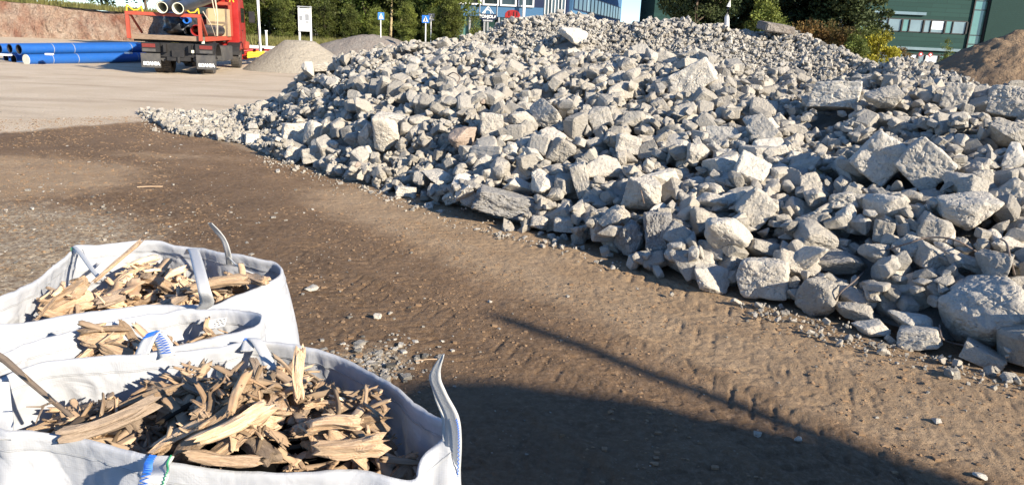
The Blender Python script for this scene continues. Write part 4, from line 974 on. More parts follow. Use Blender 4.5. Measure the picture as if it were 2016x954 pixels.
# faded print on the farthest bag, label patch on the middle one
pp = at_y(558, 578, 2.72); textmesh('print', 'HAKT', 0.042, M['ink'], rc, frame(loc(cC, pp), (0.10, 0.10, 0.9), (-0.9, 0.3, 0.1), 0.02))
c0 = [at_z(412, 630, .885), at_z(408, 648, .86), at_z(446, 640, .87), at_z(450, 624, .895)]
mb = MB(); mb.add([loc(cB, p+np.array([0, -0.012, 0.004])) for p in c0], [(0, 1, 2, 3)]); lp = mb.build('label_patch', M['white'], rb)
mb = MB()
for k in range(9):
    for j in range(4):
        if (k*7+j*5) % 3 == 0: continue
        u, v = 0.38+k*0.065, 0.14+j*0.2; a1 = c0[0]*(1-u)+c0[3]*u; b1 = c0[1]*(1-u)+c0[2]*u; a2 = c0[0]*(1-u-.05)+c0[3]*(u+.05); b2 = c0[1]*(1-u-.05)+c0[2]*(u+.05)
        mb.add([loc(cB, q+np.array([0, -0.0135, 0.0055])) for q in (a1*(1-v)+b1*v, a1*(1-v-.13)+b1*(v+.13), a2*(1-v-.13)+b2*(v+.13), a2*(1-v)+b2*v)], [(0, 1, 2, 3)])
mb.build('label_print', M['ink'], lp)
# thin stick pieces on the dirt
for pa, pb, lab in (((270, 368), (320, 367), 'thin pale lath lying on the brown dirt beyond the bags'), ((818, 710), (862, 706), 'thin pale splinter on the dirt left of the standing loop')):
    a = at_z(*pa, .01); b = at_z(*pb, .01); tag(MB().tube([a, (a+b)/2+(0, 0, .004), b], 0.006 if pa[0] < 500 else 0.003, 6).build('wood_stick', M['wood'], None, True), lab, 'stick')

# ------------------------------------------------------------------ gravel heaps, sand heap
def heap(name, foot_pts, mt, label, cat, hfun, step, noise_amp=0.05, nsc=2.0):
    (x0, x1, y0, y1) = foot_pts; ax = np.arange(x0, x1, step); ay = np.arange(y0, y1, step); X, Y = np.meshgrid(ax, ay, indexing='ij')
    Z = hfun(X, Y); Z = Z+(noise_amp*fb2(X, Y, nsc, 4, 33)+noise_amp*0.4*fb2(X, Y, nsc*5, 3, 34))*np.clip(Z*2, 0, 1)
    T_ = terrain(X, Y); ni, nj = X.shape; idx = np.arange(ni*nj).reshape(ni, nj); q = np.stack([idx[:-1, :-1], idx[1:, :-1], idx[1:, 1:], idx[:-1, 1:]], -1).reshape(-1, 4)
    zz = Z.ravel(); q = q[(zz[q] > -0.04).all(1)]; me = fastmesh(name, np.stack([X.ravel(), Y.ravel(), (Z+T_).ravel()], 1), q, True)
    used = np.unique(q); return tag(link(name, me, mt), label, cat)
c1 = at_z(572, 141, 0)
hx, hy = c1[0]+0.1, c1[1]+1.2
def h1(X, Y): return np.minimum(1.27, 1.70-np.sqrt(((X-hx)/2.15)**2+((Y-hy)/2.0)**2+0.02)*1.28)-0.04*((X-hx)**2)
heap('gravel_heap', (hx-4.5, hx+4.5, hy-4, hy+4), M['gravel'], 'smooth pale grey gravel heap with a flat top to the right of the truck', 'gravel heap', h1, 0.07, 0.05, 2.5)
p2 = at_y(715, 95, 38.0)
def h2(X, Y): return 1.05-np.sqrt(((X-p2[0])/3.4)**2+((Y-40.0)/2.4)**2+0.05)*1.0
heap('gravel_heap', (p2[0]-6, p2[0]+6, 36.0, 46), M['gravel2'], 'darker grey gravel heap behind, running up under the roadside bushes', 'gravel heap', h2, 0.10, 0.08, 1.5)
p3 = at_y(1985, 60, 21.0)
def h3(X, Y):
    d = np.sqrt(((X-p3[0]-0.9)/2.6)**2+((Y-22.0)/2.6)**2+0.03); h = p3[2]+0.25-d*1.55; h = h+0.32*fb2(X, Y, 0.9, 5, 61, 0.6)*np.clip(3.4-h, 0, 1)
    h = np.where(X > p3[0]+1, np.maximum(h, p3[2]-0.25-np.abs(Y-22.2)*0.8), h); return h
heap('sand_heap', (p3[0]-5.5, p3[0]+9, 16.5, 27), M['sand'], 'steep brown sand heap standing behind the right end of the rubble', 'sand heap', h3, 0.07, 0.10, 1.8)
for k in range(7):
    p = at_y([1944, 1958, 1936, 1970, 1925, 1950, 2000][k], [138, 130, 150, 152, 146, 122, 136][k], 19.0); sc_ = [.28, .2, .25, .33, .18, .16, .2][k]
    o = link('stone', rock_mesh(k*2+1, 3, 'gravel2')); hz_ = float(h3(np.array([p[0]]), np.array([p[1]+0.6]))[0]); o.location = (p[0], p[1]+0.6, max(hz_, 0.02)+sc_*0.1); o.scale = (sc_, sc_*.8, sc_*.6); o.rotation_euler = (0.2, 0.3, k); tag(o, 'stone half buried in the face of the brown sand heap', 'stone', 'stones in the sand heap')

# ------------------------------------------------------------------ red rock cutting
def cliff(name, A, B, h0, h1_, label, n=220, m=46):
    A = np.array(A); B = np.array(B); u = np.linspace(0, 1, n); v = np.linspace(0, 1, m); Uq, Vq = np.meshgrid(u, v, indexing='ij')
    ax = A[0]+(B[0]-A[0])*Uq; ay = A[1]+(B[1]-A[1])*Uq; L = np.hypot(*(B[:2]-A[:2])); s = Uq*L; z = Vq*(h0+(h1_-h0)*Uq)
    nn = np.array([(B[1]-A[1]), -(B[0]-A[0])])/L
    d = 1.1*fb2(s, z*0.8, 0.22, 4, 81)+0.9*np.abs(fb2(s+z*0.5, z*0.35, 0.55, 4, 83))+0.25*fb2(s, z, 2.2, 3, 85)-1.0*Vq**1.2
    top = (Vq > 0.97)
    X = ax+nn[0]*d; Y = ay+nn[1]*d; z = z+0.35*fb2(s, s*0+3, 0.4, 3, 87)*Vq
    V = np.stack([X, Y, z], -1)
    back = V[:, -1:, :].copy(); back[..., 0] -= nn[0]*6; back[..., 1] -= nn[1]*6; back[..., 2] += 0.3; V = np.concatenate([V, back], 1); m += 1
    idx = np.arange(n*m).reshape(n, m); q = np.stack([idx[:-1, :-1], idx[1:, :-1], idx[1:, 1:], idx[:-1, 1:]], -1).reshape(-1, 4)
    o = link(name, fastmesh(name, V.reshape(-1, 3), q, False), M['cliff']); return tag(o, label, 'rock face')
gA = at_z(-350, 58, 0); 
cliff('rock_face', (-62, 54, 0), (-31.5, 74, 0), 3.75, 2.2, 'tall blasted rock face of pink and rust stone behind the blue pipes')
cliff('rock_face', (-30.5, 62, 0), (-22, 60, 0), 2.2, 1.3, 'low pink rock outcrop showing between the truck and the lamp post', 70, 20)

# ------------------------------------------------------------------ vegetation
def leaves(seed, n, crown, ls, clusters=70, spread=0.28, flat=0.0):
    """crown: function(rng,k)-> cluster centres (k,3); returns mesh arrays"""
    g = np.random.default_rng(seed); cc = crown(g, clusters); cr = g.uniform(0.55, 1.25, clusters)*spread; ct = g.normal(0, 0.25, clusters)
    ci = g.integers(0, clusters, n); v = g.normal(size=(n, 3)); v /= np.linalg.norm(v, axis=1, keepdims=True); v *= (g.uniform(0, 1, n)**0.45)[:, None]; v[:, 2] *= 0.75
    P = cc[ci]+v*cr[ci][:, None]; a = g.normal(size=(n, 3)); a /= np.linalg.norm(a, axis=1, keepdims=True); b = np.cross(a, g.normal(size=(n, 3))); b /= np.linalg.norm(b, axis=1, keepdims=True)
    s = ls*g.uniform(0.6, 1.3, n)[:, None]; V = np.stack([P-a*s, P+b*s*0.5, P+a*s, P-b*s*0.5], 1).reshape(-1, 3); V[:, 2] = np.maximum(V[:, 2], 0.02)
    return V, np.arange(n*4).reshape(-1, 4), np.repeat(ct[ci]+g.normal(0, 0.18, n), 4)
def crown_ell(cx, rx, ry, z0, z1, shell=0.55):
    def f(g, k):
        v = g.normal(size=(k, 3)); v /= np.linalg.norm(v, axis=1, keepdims=True); r = g.uniform(shell, 1, k)**0.7; v *= r[:, None]
        zc = (z0+z1)/2; out = np.stack([v[:, 0]*rx+cx, v[:, 1]*ry, zc+v[:, 2]*(z1-z0)/2], 1); return out
    return f
TREES = {}
def tree(name, kind, seed, x, y, label, cat='tree', group=None, sc=1.0, rz=0.0, zoff=None):
    key = (kind, seed)
    z = float(terrain(np.array([x]), np.array([y]))[0]) if zoff is None else zoff
    if key in TREES: r = copy_tree(TREES[key])
    else:
        r = empty(name, (0, 0, 0)); g = np.random.default_rng(seed+900)
        P = dict(bush=dict(n=15000, ls=0.085, c=crown_ell(0, 1.7, 1.4, 0.1, 6.2, 0.45), cl=120, sp=0.62, m='leaf', h=5.4, tr=0.08),
                 bushy=dict(n=13000, ls=0.08, c=crown_ell(0, 1.6, 1.3, 0.1, 5.8, 0.4), cl=110, sp=0.6, m='leaf_b', h=5.0, tr=0.06),
                 pine=dict(n=15000, ls=0.11, c=crown_ell(0, 2.2, 1.9, 1.2, 9.0, 0.4), cl=120, sp=0.62, m='leaf_p', h=8.4, tr=0.14),
                 yellow=dict(n=6500, ls=0.07, c=crown_ell(0, 1.15, 1.0, 0.1, 3.3, 0.3), cl=60, sp=0.42, m='leaf_y', h=2.8, tr=0.04),
                 rust=dict(n=7000, ls=0.07, c=crown_ell(0, 1.3, 1.1, 0.1, 3.8, 0.3), cl=70, sp=0.42, m='leaf_r', h=3.2, tr=0.04),
                 sapling=dict(n=1500, ls=0.05, c=crown_ell(0, 0.45, 0.4, 0.5, 3.6, 0.2), cl=34, sp=0.28, m='leaf_b', h=3.5, tr=0.03),
                 far=dict(n=9000, ls=0.16, c=crown_ell(0, 2.8, 2.2, 0.4, 7.5, 0.4), cl=90, sp=0.9, m='leaf', h=6.5, tr=0.12))[kind]
        V, Fq, T_ = leaves(seed, P['n'], P['c'], P['ls'], P['cl'], P['sp']); link('crown', fastmesh('crown', V, Fq, False, {'tone': T_}), M[P['m']], r)
        mb = MB(); h = P['h']; pts = [(0.12*math.sin(k*1.3+seed), 0.1*math.cos(k*1.1+seed), h*k/7) for k in range(8)]; rs = [P['tr']*(1.15-k/7) for k in range(8)]; rs[0] = P['tr']*1.3
        mb.tube(pts, rs, 8)
        for k in range(9):
            t = 0.2+0.08*k; i = int(t*7); b0 = Vector(pts[i]); an = k*2.4+seed; ln = h*0.24*(1.1-t); b1 = b0+Vector((math.cos(an)*ln, math.sin(an)*ln, ln*0.6)); b2 = b0+Vector((math.cos(an)*ln*1.7, math.sin(an)*ln*1.7, ln*1.3)); mb.tube([b0, b1, b2], [rs[i]*0.5, rs[i]*0.3, rs[i]*0.1], 5)
        mb.build('trunk', M['bark'], r, True); TREES[key] = r
    r.name = name; r.location = (x, y, z-0.03); r.rotation_euler = (0, 0, rz); r.scale = (sc, sc, sc); tag(r, label, cat, group); return r
G1 = 'leafy trees and bushes along the road behind the truck'
def px_at(px_, Y): return at_y(px_, 60, Y)[0]
q = 0
for (a, Y, kd, sd_, sc_) in [(452, 47, 'bush', 1, 1.0), (492, 45, 'bushy', 2, 0.95), (528, 44, 'bushy', 3, 1.0), (552, 47, 'bush', 4, 1.1), (590, 46, 'bush', 1, 1.0), (628, 44.5, 'bushy', 2, 1.05), (664, 46, 'bush', 4, 1.0), (700, 45.5, 'bush', 5, 1.05),
                             (738, 46, 'bush', 1, 1.05), (775, 45.5, 'bushy', 3, 1.1), (810, 46.5, 'bush', 5, 1.0), (846, 45, 'bush', 4, 0.95), (876, 44, 'bushy', 2, 0.8)]:
    q += 1; lb = 'yellow-green leafy bush in the roadside row behind the signs' if kd == 'bushy' else 'dark green leafy tree in the roadside row behind the signs'
    tree('leafy_tree' if kd == 'bush' else 'leafy_bush', kd, sd_, px_at(a, Y), Y, lb, 'tree' if kd == 'bush' else 'bush', G1, sc_, q*1.1)
for k in range(9):
    tree('leafy_tree', 'far', 11+k % 3, px_at(430+k*52, 54), 54, 'tall tree filling the second row behind the roadside bushes', 'tree', G1, 1.25, k*0.9)
for k, (a, sc_) in enumerate([(478, .5), (560, .45), (640, .42), (690, .4), (745, .38), (800, .45), (850, .4), (885, .5)]):
    tree('leafy_bush', 'bushy', 2+k % 2, px_at(a, 42.4), 42.4, 'low bush at the front edge of the roadside row', 'bush', 'low bushes fronting the roadside row', sc_, k*1.7)
for k in range(12):
    u = k/11; x = -64+(38)*u; y = 60+16*u+3
    tree('leafy_tree', 'far', 11+k % 3, x, y, 'tree growing on top of the red rock face', 'tree', 'trees on top of the rock face', 0.8+0.15*(k % 3), k*1.3, 3.8-1.6*u)
for k, (a, Y, kd, sd_, sc_) in enumerate([(1370, 40, 'pine', 31, 0.85), (1400, 43, 'pine', 32, 1.0), (1455, 46, 'pine', 33, 1.1), (1490, 44, 'pine', 31, 1.0), (1505, 38, 'bushy', 3, 0.75), (1545, 43, 'pine', 32, 1.1), (1590, 41, 'pine', 33, 1.0), (1625, 40, 'pine', 31, 1.0), (1668, 40, 'pine', 32, 0.9)]):
    tree('pine_tree' if kd == 'pine' else 'leafy_bush', kd, sd_, px_at(a, Y), Y, 'dark evergreen tree in the clump in front of the green building' if kd == 'pine' else 'bright green bush among the dark evergreens behind the crest', 'tree' if kd == 'pine' else 'bush', 'trees in front of the green building', sc_, k*1.2, 0.0)
for k, (a, Y, kd, sd_, sc_, lb) in enumerate([(1600, 36, 'rust', 41, 0.9, 'rust-brown shrub under the evergreens, farther left'), (1655, 35, 'rust', 42, 0.9, 'rust and green shrub beside the yellow one'), (1700, 36, 'bushy', 2, 0.55, 'green shrub right behind the yellow one'), (1735, 35, 'yellow', 43, 0.85, 'bright yellow autumn shrub in front of the green building'),
                                           (1690, 34, 'bushy', 3, 0.48, 'low green shrub left of the yellow one'), (1782, 38, 'rust', 41, 0.62, 'thin reddish shrub right of the yellow one'), (1872, 34, 'sapling', 44, 0.75, 'thin green sapling before the ground floor windows'), (932, 40, 'sapling', 45, 0.8, 'thin young sapling in front of the blue building'), (1340, 40, 'bushy', 2, 0.3, 'small round bush at the left of the evergreen clump')]):
    tree('shrub', kd, sd_, px_at(a, Y), Y, lb, 'shrub', 'shrubs in front of the buildings', sc_, k*1.2, 0.0 if a != 932 else 0.9)
# birch
pb0 = at_y(1431, 60, 37); pb1 = at_y(1434, 14, 37); pb2 = at_y(1441, -14, 37); pb3 = at_y(1436, -60, 37)
bt = empty('birch_tree', (pb0[0], 37, 0), 0, 'slender birch with a bent white trunk before the dark evergreens', 'tree', 'trees in front of the green building')
q0 = np.array([pb0[0], 37, 0]); MB().tube([(0, 0, 0), pb0-q0, at_y(1431, 34, 37)-q0, pb1-q0, pb2-q0, pb3-q0], [.14, .12, .11, .10, .09, .05], 10).build('trunk', M['birch'], bt, True)
V, Fq, T_ = leaves(77, 2500, crown_ell(0, 1.0, 0.9, 4.2, 7.0, 0.3), 0.07, 40, 0.4); link('crown', fastmesh('crown', V, Fq, False, {'tone': T_}), M['leaf_b'], bt)
for (a, Y, lean, lb) in ((768, 44.6, 3, 'slim tan trunk standing among the roadside bushes'), (792, 44.6, -2, 'thinner grey trunk to the right of the tan one in the bushes')):
    p = at_y(a, 62, Y); t_ = empty('young_tree', (p[0], Y, 1.0), 0, lb, 'tree', 'slim trunks among the roadside bushes'); MB().tube([(0, 0, 0), (0.03*lean, 0, 2), (0.02*lean, 0, 4.2)], [.09, .07, .04], 7).build('trunk', M['ply'], t_, True)
    V, Fq, T_ = leaves(78+lean, 900, crown_ell(0, 0.8, 0.8, 3.2, 5.6, 0.3), 0.08, 24, 0.45); link('crown', fastmesh('crown', V, Fq, False, {'tone': T_}), M['leaf'], t_)
g = np.random.default_rng(5); n = 9000; gx_ = g.uniform(-19, -2.5, n); gy_ = g.uniform(40.3, 43.6, n); gz = terrain(gx_, gy_); hgt = g.uniform(0.12, 0.5, n); lx = g.normal(0, 0.12, n); wv = 0.03
V = np.stack([np.stack([gx_-wv, gy_, gz], 1), np.stack([gx_+wv, gy_, gz], 1), np.stack([gx_+lx, gy_+g.normal(0, .1, n), gz+hgt], 1)], 1).reshape(-1, 3)
tag(link('grass', fastmesh('grass', V, np.arange(n*3).reshape(-1, 3), False, {'tone': np.repeat(g.normal(0, 0.3, n), 3)}), M['grass']), 'dry roadside grass at the base of the bushes', 'grass', None, 'stuff')
n = 7000; u = g.uniform(0, 1, n); gx_ = -62+31*u+g.uniform(-1, 1, n); gy_ = 55.5+20*u+g.uniform(0.5, 4, n); gz = 3.55-1.5*u+0.2; hgt = g.uniform(0.2, 0.7, n)
V = np.stack([np.stack([gx_-.06, gy_, gz], 1), np.stack([gx_+.06, gy_, gz], 1), np.stack([gx_+g.normal(0, .1, n), gy_, gz+hgt], 1)], 1).reshape(-1, 3)
tag(link('grass', fastmesh('grass', V, np.arange(n*3).reshape(-1, 3), False, {'tone': np.repeat(g.normal(0, 0.3, n), 3)}), M['grass']), 'dry grass along the top of the red rock face', 'grass', None, 'stuff')

# ------------------------------------------------------------------ blue building
YB = 70.0
def wx(a, Y=YB): return at_y(a, 20, Y)[0]
def wz(a, b_, Y=YB): return at_y(a, b_, Y)[2]
bb = empty('blue_building', (wx(960), YB, 0), 0, 'blue clad office building with a row of large white framed windows', 'building'); b0 = np.array([wx(960), YB, 0])
x0, x1 = wx(868)-b0[0], wx(1070)-b0[0]; zs0, zs1 = wz(960, 33), wz(960, 11)
MB().box(((x0+x1)/2, 0.25, (zs0+zs1)/2), (x1-x0, 0.5, zs1-zs0)).build('wall', M['bluepanel'], bb)
MB().box(((x0+x1)/2, 5.0, 8), (x1-x0, 9, 15.9)).build('core', M['navy'], bb)
MB().box(((x0+x1)/2, 0.2, zs1+2.6+0.9), (x1-x0, 0.5, 1.8)).build('upper_wall', M['bluepanel'], bb)
for k in range(8):
    a0 = 893+k*34.5-12; w0 = wx(a0)-b0[0]; w1 = wx(a0+32)-b0[0]
    if w1 > x1+0.3: break
    cz = zs1+1.28; fr = MB(); t = 0.14
    fr.box(((w0+w1)/2, 0, zs1+0.07), (w1-w0, 0.3, t)); fr.box(((w0+w1)/2, 0, zs1+2.5), (w1-w0, 0.3, t)); fr.box((w0+t/2, 0, cz), (t, 0.3, 2.28)); fr.box((w1-t/2, 0, cz), (t, 0.3, 2.28))
    f_ = fr.build('window_frame', M['white'], bb); MB().box(((w0+w1)/2, 0.12, cz), (w1-w0-2*t, 0.03, 2.28)).build('pane', M['glass'], f_)
for k in range(7):
    w0 = x0+k*(x1-x0)/7; w1 = x0+(k+1)*(x1-x0)/7
    MB().box(((w0+w1)/2+0.08, 0.35, zs0/2-0.01), (w1-w0-0.16, 0.05, zs0-0.02)).build('ground_floor_pane', M['glass_g'] if k % 3 == 1 else M['greenpanel'], bb); MB().box((w0, 0.2, zs0/2), (0.16, 0.3, zs0-0.01)).build('post', M['greyink'], bb)
MB().tube([(wx(1031)-b0[0], -0.5, 0), (wx(1031)-b0[0], -0.5, 9)], 0.14, 10).build('downpipe', M['white'], bb, True)
# set back glazed link and receding blue wing
lk = empty('glass_link', (wx(1085, 76), 76, 0), 0, 'glazed pale link between the blue building and its dark blue wing', 'building'); xl0, xl1 = wx(1066, 76), wx(1112, 76); cx_l = wx(1085, 76)
MB().box(((xl0+xl1)/2-cx_l, 1.2, 8), (xl1-xl0, 2, 16)).build('wall', M['bluepanel'], lk)
for k in range(7):
    xx = xl0+(xl1-xl0)*(k+0.5)/7-cx_l
    for j in range(5): MB().box((xx, 0.12, 2.4+j*2.7), ((xl1-xl0)/7-0.12, 0.1, 2.35)).build('window_pane', M['glass_l'] if (k+j) % 3 else M['glass'], lk)
    MB().box((xx+(xl1-xl0)/14, -0.02, 7.5), (0.08, 0.1, 15)).build('mullion', M['white'], lk)
A = np.array([wx(1128, 78), 78.0]); dv = np.array([0.275, 0.961]); Lw = 32.0
wg = empty('blue_wing', (A[0], A[1], 0), math.atan2(dv[1], dv[0])-0.0, 'tall blue wing receding to the right with bands of windows', 'building')
MB().box((Lw/2, 5.05, 9.5), (Lw, 10, 19)).build('wall', M['bluepanel'], wg)
MB().box((-0.6, 2.2, 9.6), (1.1, 3.6, 19.2)).build('stair_tower', M['navy'], wg)
for j in range(6):
    for k in range(14):
        f_ = MB().box((1.2+k*2.2, 0.03, 2.6+j*3.1), (1.9, 0.12, 1.7)).build('window_frame', M['navy'], wg); 
        MB().box((1.2+k*2.2, -0.03, 2.6+j*3.1), (1.6, 0.06, 1.45)).build('pane', M['glass'] if (j+k) % 4 else M['glass_l'], f_)
# company sign on a post
ps = at_y(961, 24, 52.0); sg = empty('sign_board', (ps[0], 52.0, 0), 0, 'dark company sign with a white peak logo in front of the blue building', 'sign')
k_ = 52.0/F*1.03
MB().box((0, 0.1, (ps[2]-0.45)/2), (0.12, 0.12, ps[2]-0.45)).build('post', M['greyink'], sg)
MB().box((0, 0.05, ps[2]-0.30), (1.16, 0.10, 0.36)).build('panel', M['navy'], sg)
MB().box((0, 0.05, ps[2]-0.56), (0.76, 0.08, 0.14)).build('lower_panel', M['navy'], sg)
for s_ in (-1, 1): MB().box((s_*0.58, 0.03, ps[2]+0.02), (0.07, 0.12, 0.95)).build('side_bar', M['navy'], sg); 
for s_ in (-1, 1): MB().box((s_*0.58+0.03, -0.06, ps[2]+0.10), (0.025, 0.02, 0.72)).build('side_bar_trim', M['white'], sg)
mb = MB(); z0_ = ps[2]-0.10
out_ = [(-0.42, 0), (0.0, 0.50), (0.40, 0), (0.34, 0), (0.02, 0.38)]+[(0.19*math.cos(t), 0.0+0.24*math.sin(t)) for t in np.linspace(0.35, PI, 9)]
for y_ in (-0.04, 0.0): pass
def prism(mb, poly, y0, y1, zb):
    n = len(poly); mb.add([(a, y0, b_+zb) for a, b_ in poly]+[(a, y1, b_+zb) for a, b_ in poly], [tuple(range(n)), tuple(range(2*n-1, n-1, -1))]+[(i, (i+1) % n, n+(i+1) % n, n+i) for i in range(n)])
prism(mb, [(-0.42, 0), (0.0, 0.50), (0.0, 0.27), (-0.10, 0.23), (-0.17, 0.13), (-0.19, 0)], -0.03, 0.03, z0_)
prism(mb, [(0.02, 0.48), (0.40, 0), (0.36, 0), (0.02, 0.42)], -0.03, 0.03, z0_)
prism(mb, [(0.22*math.cos(t), 0.27*math.sin(t)) for t in np.linspace(0, PI*0.62, 9)]+[(0.17*math.cos(t), 0.22*math.sin(t)) for t in np.linspace(PI*0.62, 0, 9)], -0.03, 0.03, z0_)
mb.build('peak_logo', M['white'], sg)
textmesh('lettering', 'POHJOLA', 0.265, M['white'], sg, frame((0, -0.005, ps[2]-0.30), (1, 0, 0), (0, 0, 1), 0.0), bold=0.012)
textmesh('small_lettering', 'RAKENNUS', 0.12, M['white'], sg, frame((0, 0.005, ps[2]-0.56), (1, 0, 0), (0, 0, 1), 0.0), bold=0.004)
# red canopy seen over the crest
pr = at_y(1009, 27, 50.0); cn = empty('canopy', (pr[0], 50, 0), 0, 'bright red canopy top showing just over the heap crest before the blue building', 'canopy')
mb = MB(); pts_ = [(-0.50, -0.28), (-0.46, 0.0), (-0.30, 0.16), (0.0, 0.22), (0.30, 0.17), (0.48, 0.0), (0.52, -0.28)]
prism(mb, pts_, -0.35, 0.35, pr[2]); mb.build('cover', M['red'], cn, False, 0.02)
for s_ in (-0.45, 0.45): MB().tube([(s_, 0, 0), (s_, 0, pr[2]-0.27)], 0.03, 6).build('leg', M['black'], cn)
for s_ in (-0.2, 0.1, 0.3): MB().box((s_, -0.37, pr[2]-0.02), (0.035, 0.03, 0.28)).build('rib', M['black'], cn)

# ------------------------------------------------------------------ green building
YG = 80.0
gb = empty('green_building', (wx(1700, YG), YG, 0), 0, 'long dark green clad office block with window bands behind the trees', 'building'); g0 = wx(1700, YG)
def gxx(a): return wx(a, YG)-g0
xL, xS0, xS1, xR = gxx(1289), gxx(1918), gxx(1946), gxx(2200)
MB().box(((xL+xS0)/2, 5.0, 9.2), (xS0-xL, 9.6, 18.4)).build('wall', M['greenpanel'], gb)
MB().box(((xS0+xS1)/2, 0.6, 9), (xS1-xS0, 0.6, 18)).build('stair_glazing', M['glass_g'], gb)
for z in (3.3, 4.2, 6.7, 7.6, 10.1, 11.0, 14): MB().box(((xS0+xS1)/2, 0.26, z), (xS1-xS0, 0.06, 0.07)).build('transom', M['black'], gb)
for x in (xS0, xS1): MB().box((x, 0.15, 9), (0.12, 0.3, 18)).build('corner_post', M['black'], gb)
MB().box(((xS1+xR)/2+0.06, 4.6, 9.2), (xR-xS1, 9.6, 18.4)).build('side_wing', M['greencorr'], gb)
z1b = wz(1815, 63, YG); z1t = wz(1815, 40, YG); st_h = (z1b-wz(1850, 122, YG))
mod = gxx(1826)-gxx(1783)
for fl in range(-1, 4):
    zb_ = z1b+fl*3.45; zt_2 = zb_+(z1t-z1b)
    xa, xb = gxx(1912)-12*mod, gxx(1912)
    MB().box(((xa+xb)/2, 0.175, zt_2+0.05), (xb-xa, 0.05, 0.10)).build('window_head', M['black'], gb); MB().box(((xa+xb)/2, 0.175, zb_-0.04), (xb-xa, 0.05, 0.08)).build('window_sill', M['black'], gb)
    for k in range(12):
        xr_ = xb-k*mod; f_ = MB().box((xr_-0.07, 0.10, (zb_+zt_2)/2), (0.14, 0.22, zt_2-zb_-0.005)).build('window_frame', M['black'], gb)
        MB().box((xr_-mod*0.68, 0.12, (zb_+zt_2)/2), (0.09, 0.18, zt_2-zb_-0.01)).build('mullion', M['black'], f_)
        MB().box((xr_-mod*0.375, 0.165, (zb_+zt_2)/2), (mod*0.6, 0.04, zt_2-zb_-0.02)).build('pane', M['glass_l'], f_)
        MB().box((xr_-mod*0.86, 0.165, (zb_+zt_2)/2), (mod*0.27, 0.04, zt_2-zb_-0.02)).build('pane', M['glass_l'] if k % 2 else M['glass_g'], f_)
        if fl == 0 and k == 1: MB().box((xr_-mod*0.375, 0.13, zt_2-0.45), (mod*0.56, 0.02, 0.8)).build('blind', M['white'], gb)
        if fl == -1 and k in (1, 2, 4): MB().box((xr_-mod*0.375, 0.13, zt_2-0.5), (mod*0.58, 0.02, 0.9)).build('blind', M['white'], gb)
    if fl in (-1, 0): MB().box((gxx(1790)+(4.2 if fl < 0 else 0)-1.5, 0.05, zt_2+0.62), (6.6, 0.25, 0.28)).build('light_strip', M['glass_l'], gb)
fe = MB().box((gxx(1352), 0.12, wz(1352, 26, YG)), (2.2, 0.1, 1.9)).build('window', M['glass_l'], gb); 
for s_ in (-0.55, 0.55, 0): MB().box((gxx(1352)+s_, 0.04, wz(1352, 26, YG)), (0.08, 0.08, 1.9)).build('window_bar', M['black'], fe)
for (a, b_) in ((1813, 107), (1832, 108)):
    p = at_y(a, b_, 60); r_ = empty('round_sign', (p[0], 60, 0), 0, 'small round red and white sign by the green building, the '+('left' if a < 1820 else 'right')+' of two', 'sign', 'round signs by the green building')
    MB().tube([(0, 0.04, 0), (0, 0.04, p[2])], 0.03, 6).build('post', M['greyink'], r_); MB().tube([(0, 0, p[2]), (0, 0.03, p[2])], 0.17, 20).build('face', M['red'], r_); MB().tube([(0, -0.012, p[2]), (0, -0.002, p[2])], 0.08, 16).build('centre', M['white'], r_)

# ------------------------------------------------------------------ road furniture
p = at_z(512, 93, 0); Yp = 36.0; p = at_y(512, 92, Yp); lm = empty('lamp_post', (p[0], Yp, 0), 0, 'tall thin white lamp post standing left of the info board', 'lamp post')
MB().tube([(0, 0, 0), (0.0, 0, 3.5), (0.03, 0, 7.0)], [.085, .075, .06], 12).build('pole', M['white'], lm, True); MB().box((0, 0, 0.2), (0.3, 0.3, 0.4)).build('base', M['greyink'], lm, False, 0.02); MB().box((0.35, 0, 7.05), (0.9, 0.22, 0.12)).build('lamp_head', M['white'], lm, False, 0.03)
p = at_y(525, 88, 40); pl = empty('marker_post', (p[0], 40, 0), 0, 'short white marker post right of the lamp post', 'post'); zt = at_y(525, 62, 40)[2]
MB().tube([(0, 0, 0), (0, 0, zt)], 0.055, 10).build('shaft', M['white'], pl, True); MB().tube([(0, 0, zt+0.002), (0, 0, zt+0.05)], 0.08, 10).build('cap', M['white'], pl, True)
Yi = 34.5; p = at_y(600, 60, Yi); ib = empty('info_board', (p[0], Yi, 0), 0, 'white site information board on two posts, above the gravel heap', 'sign'); s1 = Yi/F*1.02
xl = at_y(588, 60, Yi)[0]-p[0]; xr = at_y(613, 60, Yi)[0]-p[0]; zt = at_y(600, 17, Yi)[2]; zb_ = at_y(600, 62, Yi)[2]
for x in (xl+0.03, xr-0.03): MB().box((x, 0.04, zt/2+0.05), (0.07, 0.07, zt+0.1)).build('post', M['white'], ib)
MB().box(((xl+xr)/2, -0.02, (zt+zb_)/2), (xr-xl, 0.035, zt-zb_)).build('panel', M['white'], ib)
MB().box(((xl+xr)/2, 0.02, zt+0.07), (xr-xl+0.06, 0.12, 0.05)).build('top_rail', M['greyink'], ib)
hh = zt-zb_; ww = xr-xl; cxb = (xl+xr)/2
MB().box((cxb-ww*0.26, -0.045, zt-hh*0.42), (ww*0.24, 0.008, hh*0.20)).build('picture', M['greyink'], ib); MB().box((cxb+ww*0.22, -0.045, zt-hh*0.38), (ww*0.28, 0.008, hh*0.27)).build('picture', M['greyink'], ib)
mb = MB()
for k in range(5): mb.box((cxb-ww*0.24, -0.042, zt-hh*(0.60+0.035*k)), (ww*(0.30-0.04*(k % 2)), 0.004, 0.014))
for k in range(3): mb.box((cxb+ww*0.22, -0.042, zt-hh*(0.56+0.03*k)), (ww*0.24, 0.004, 0.02))
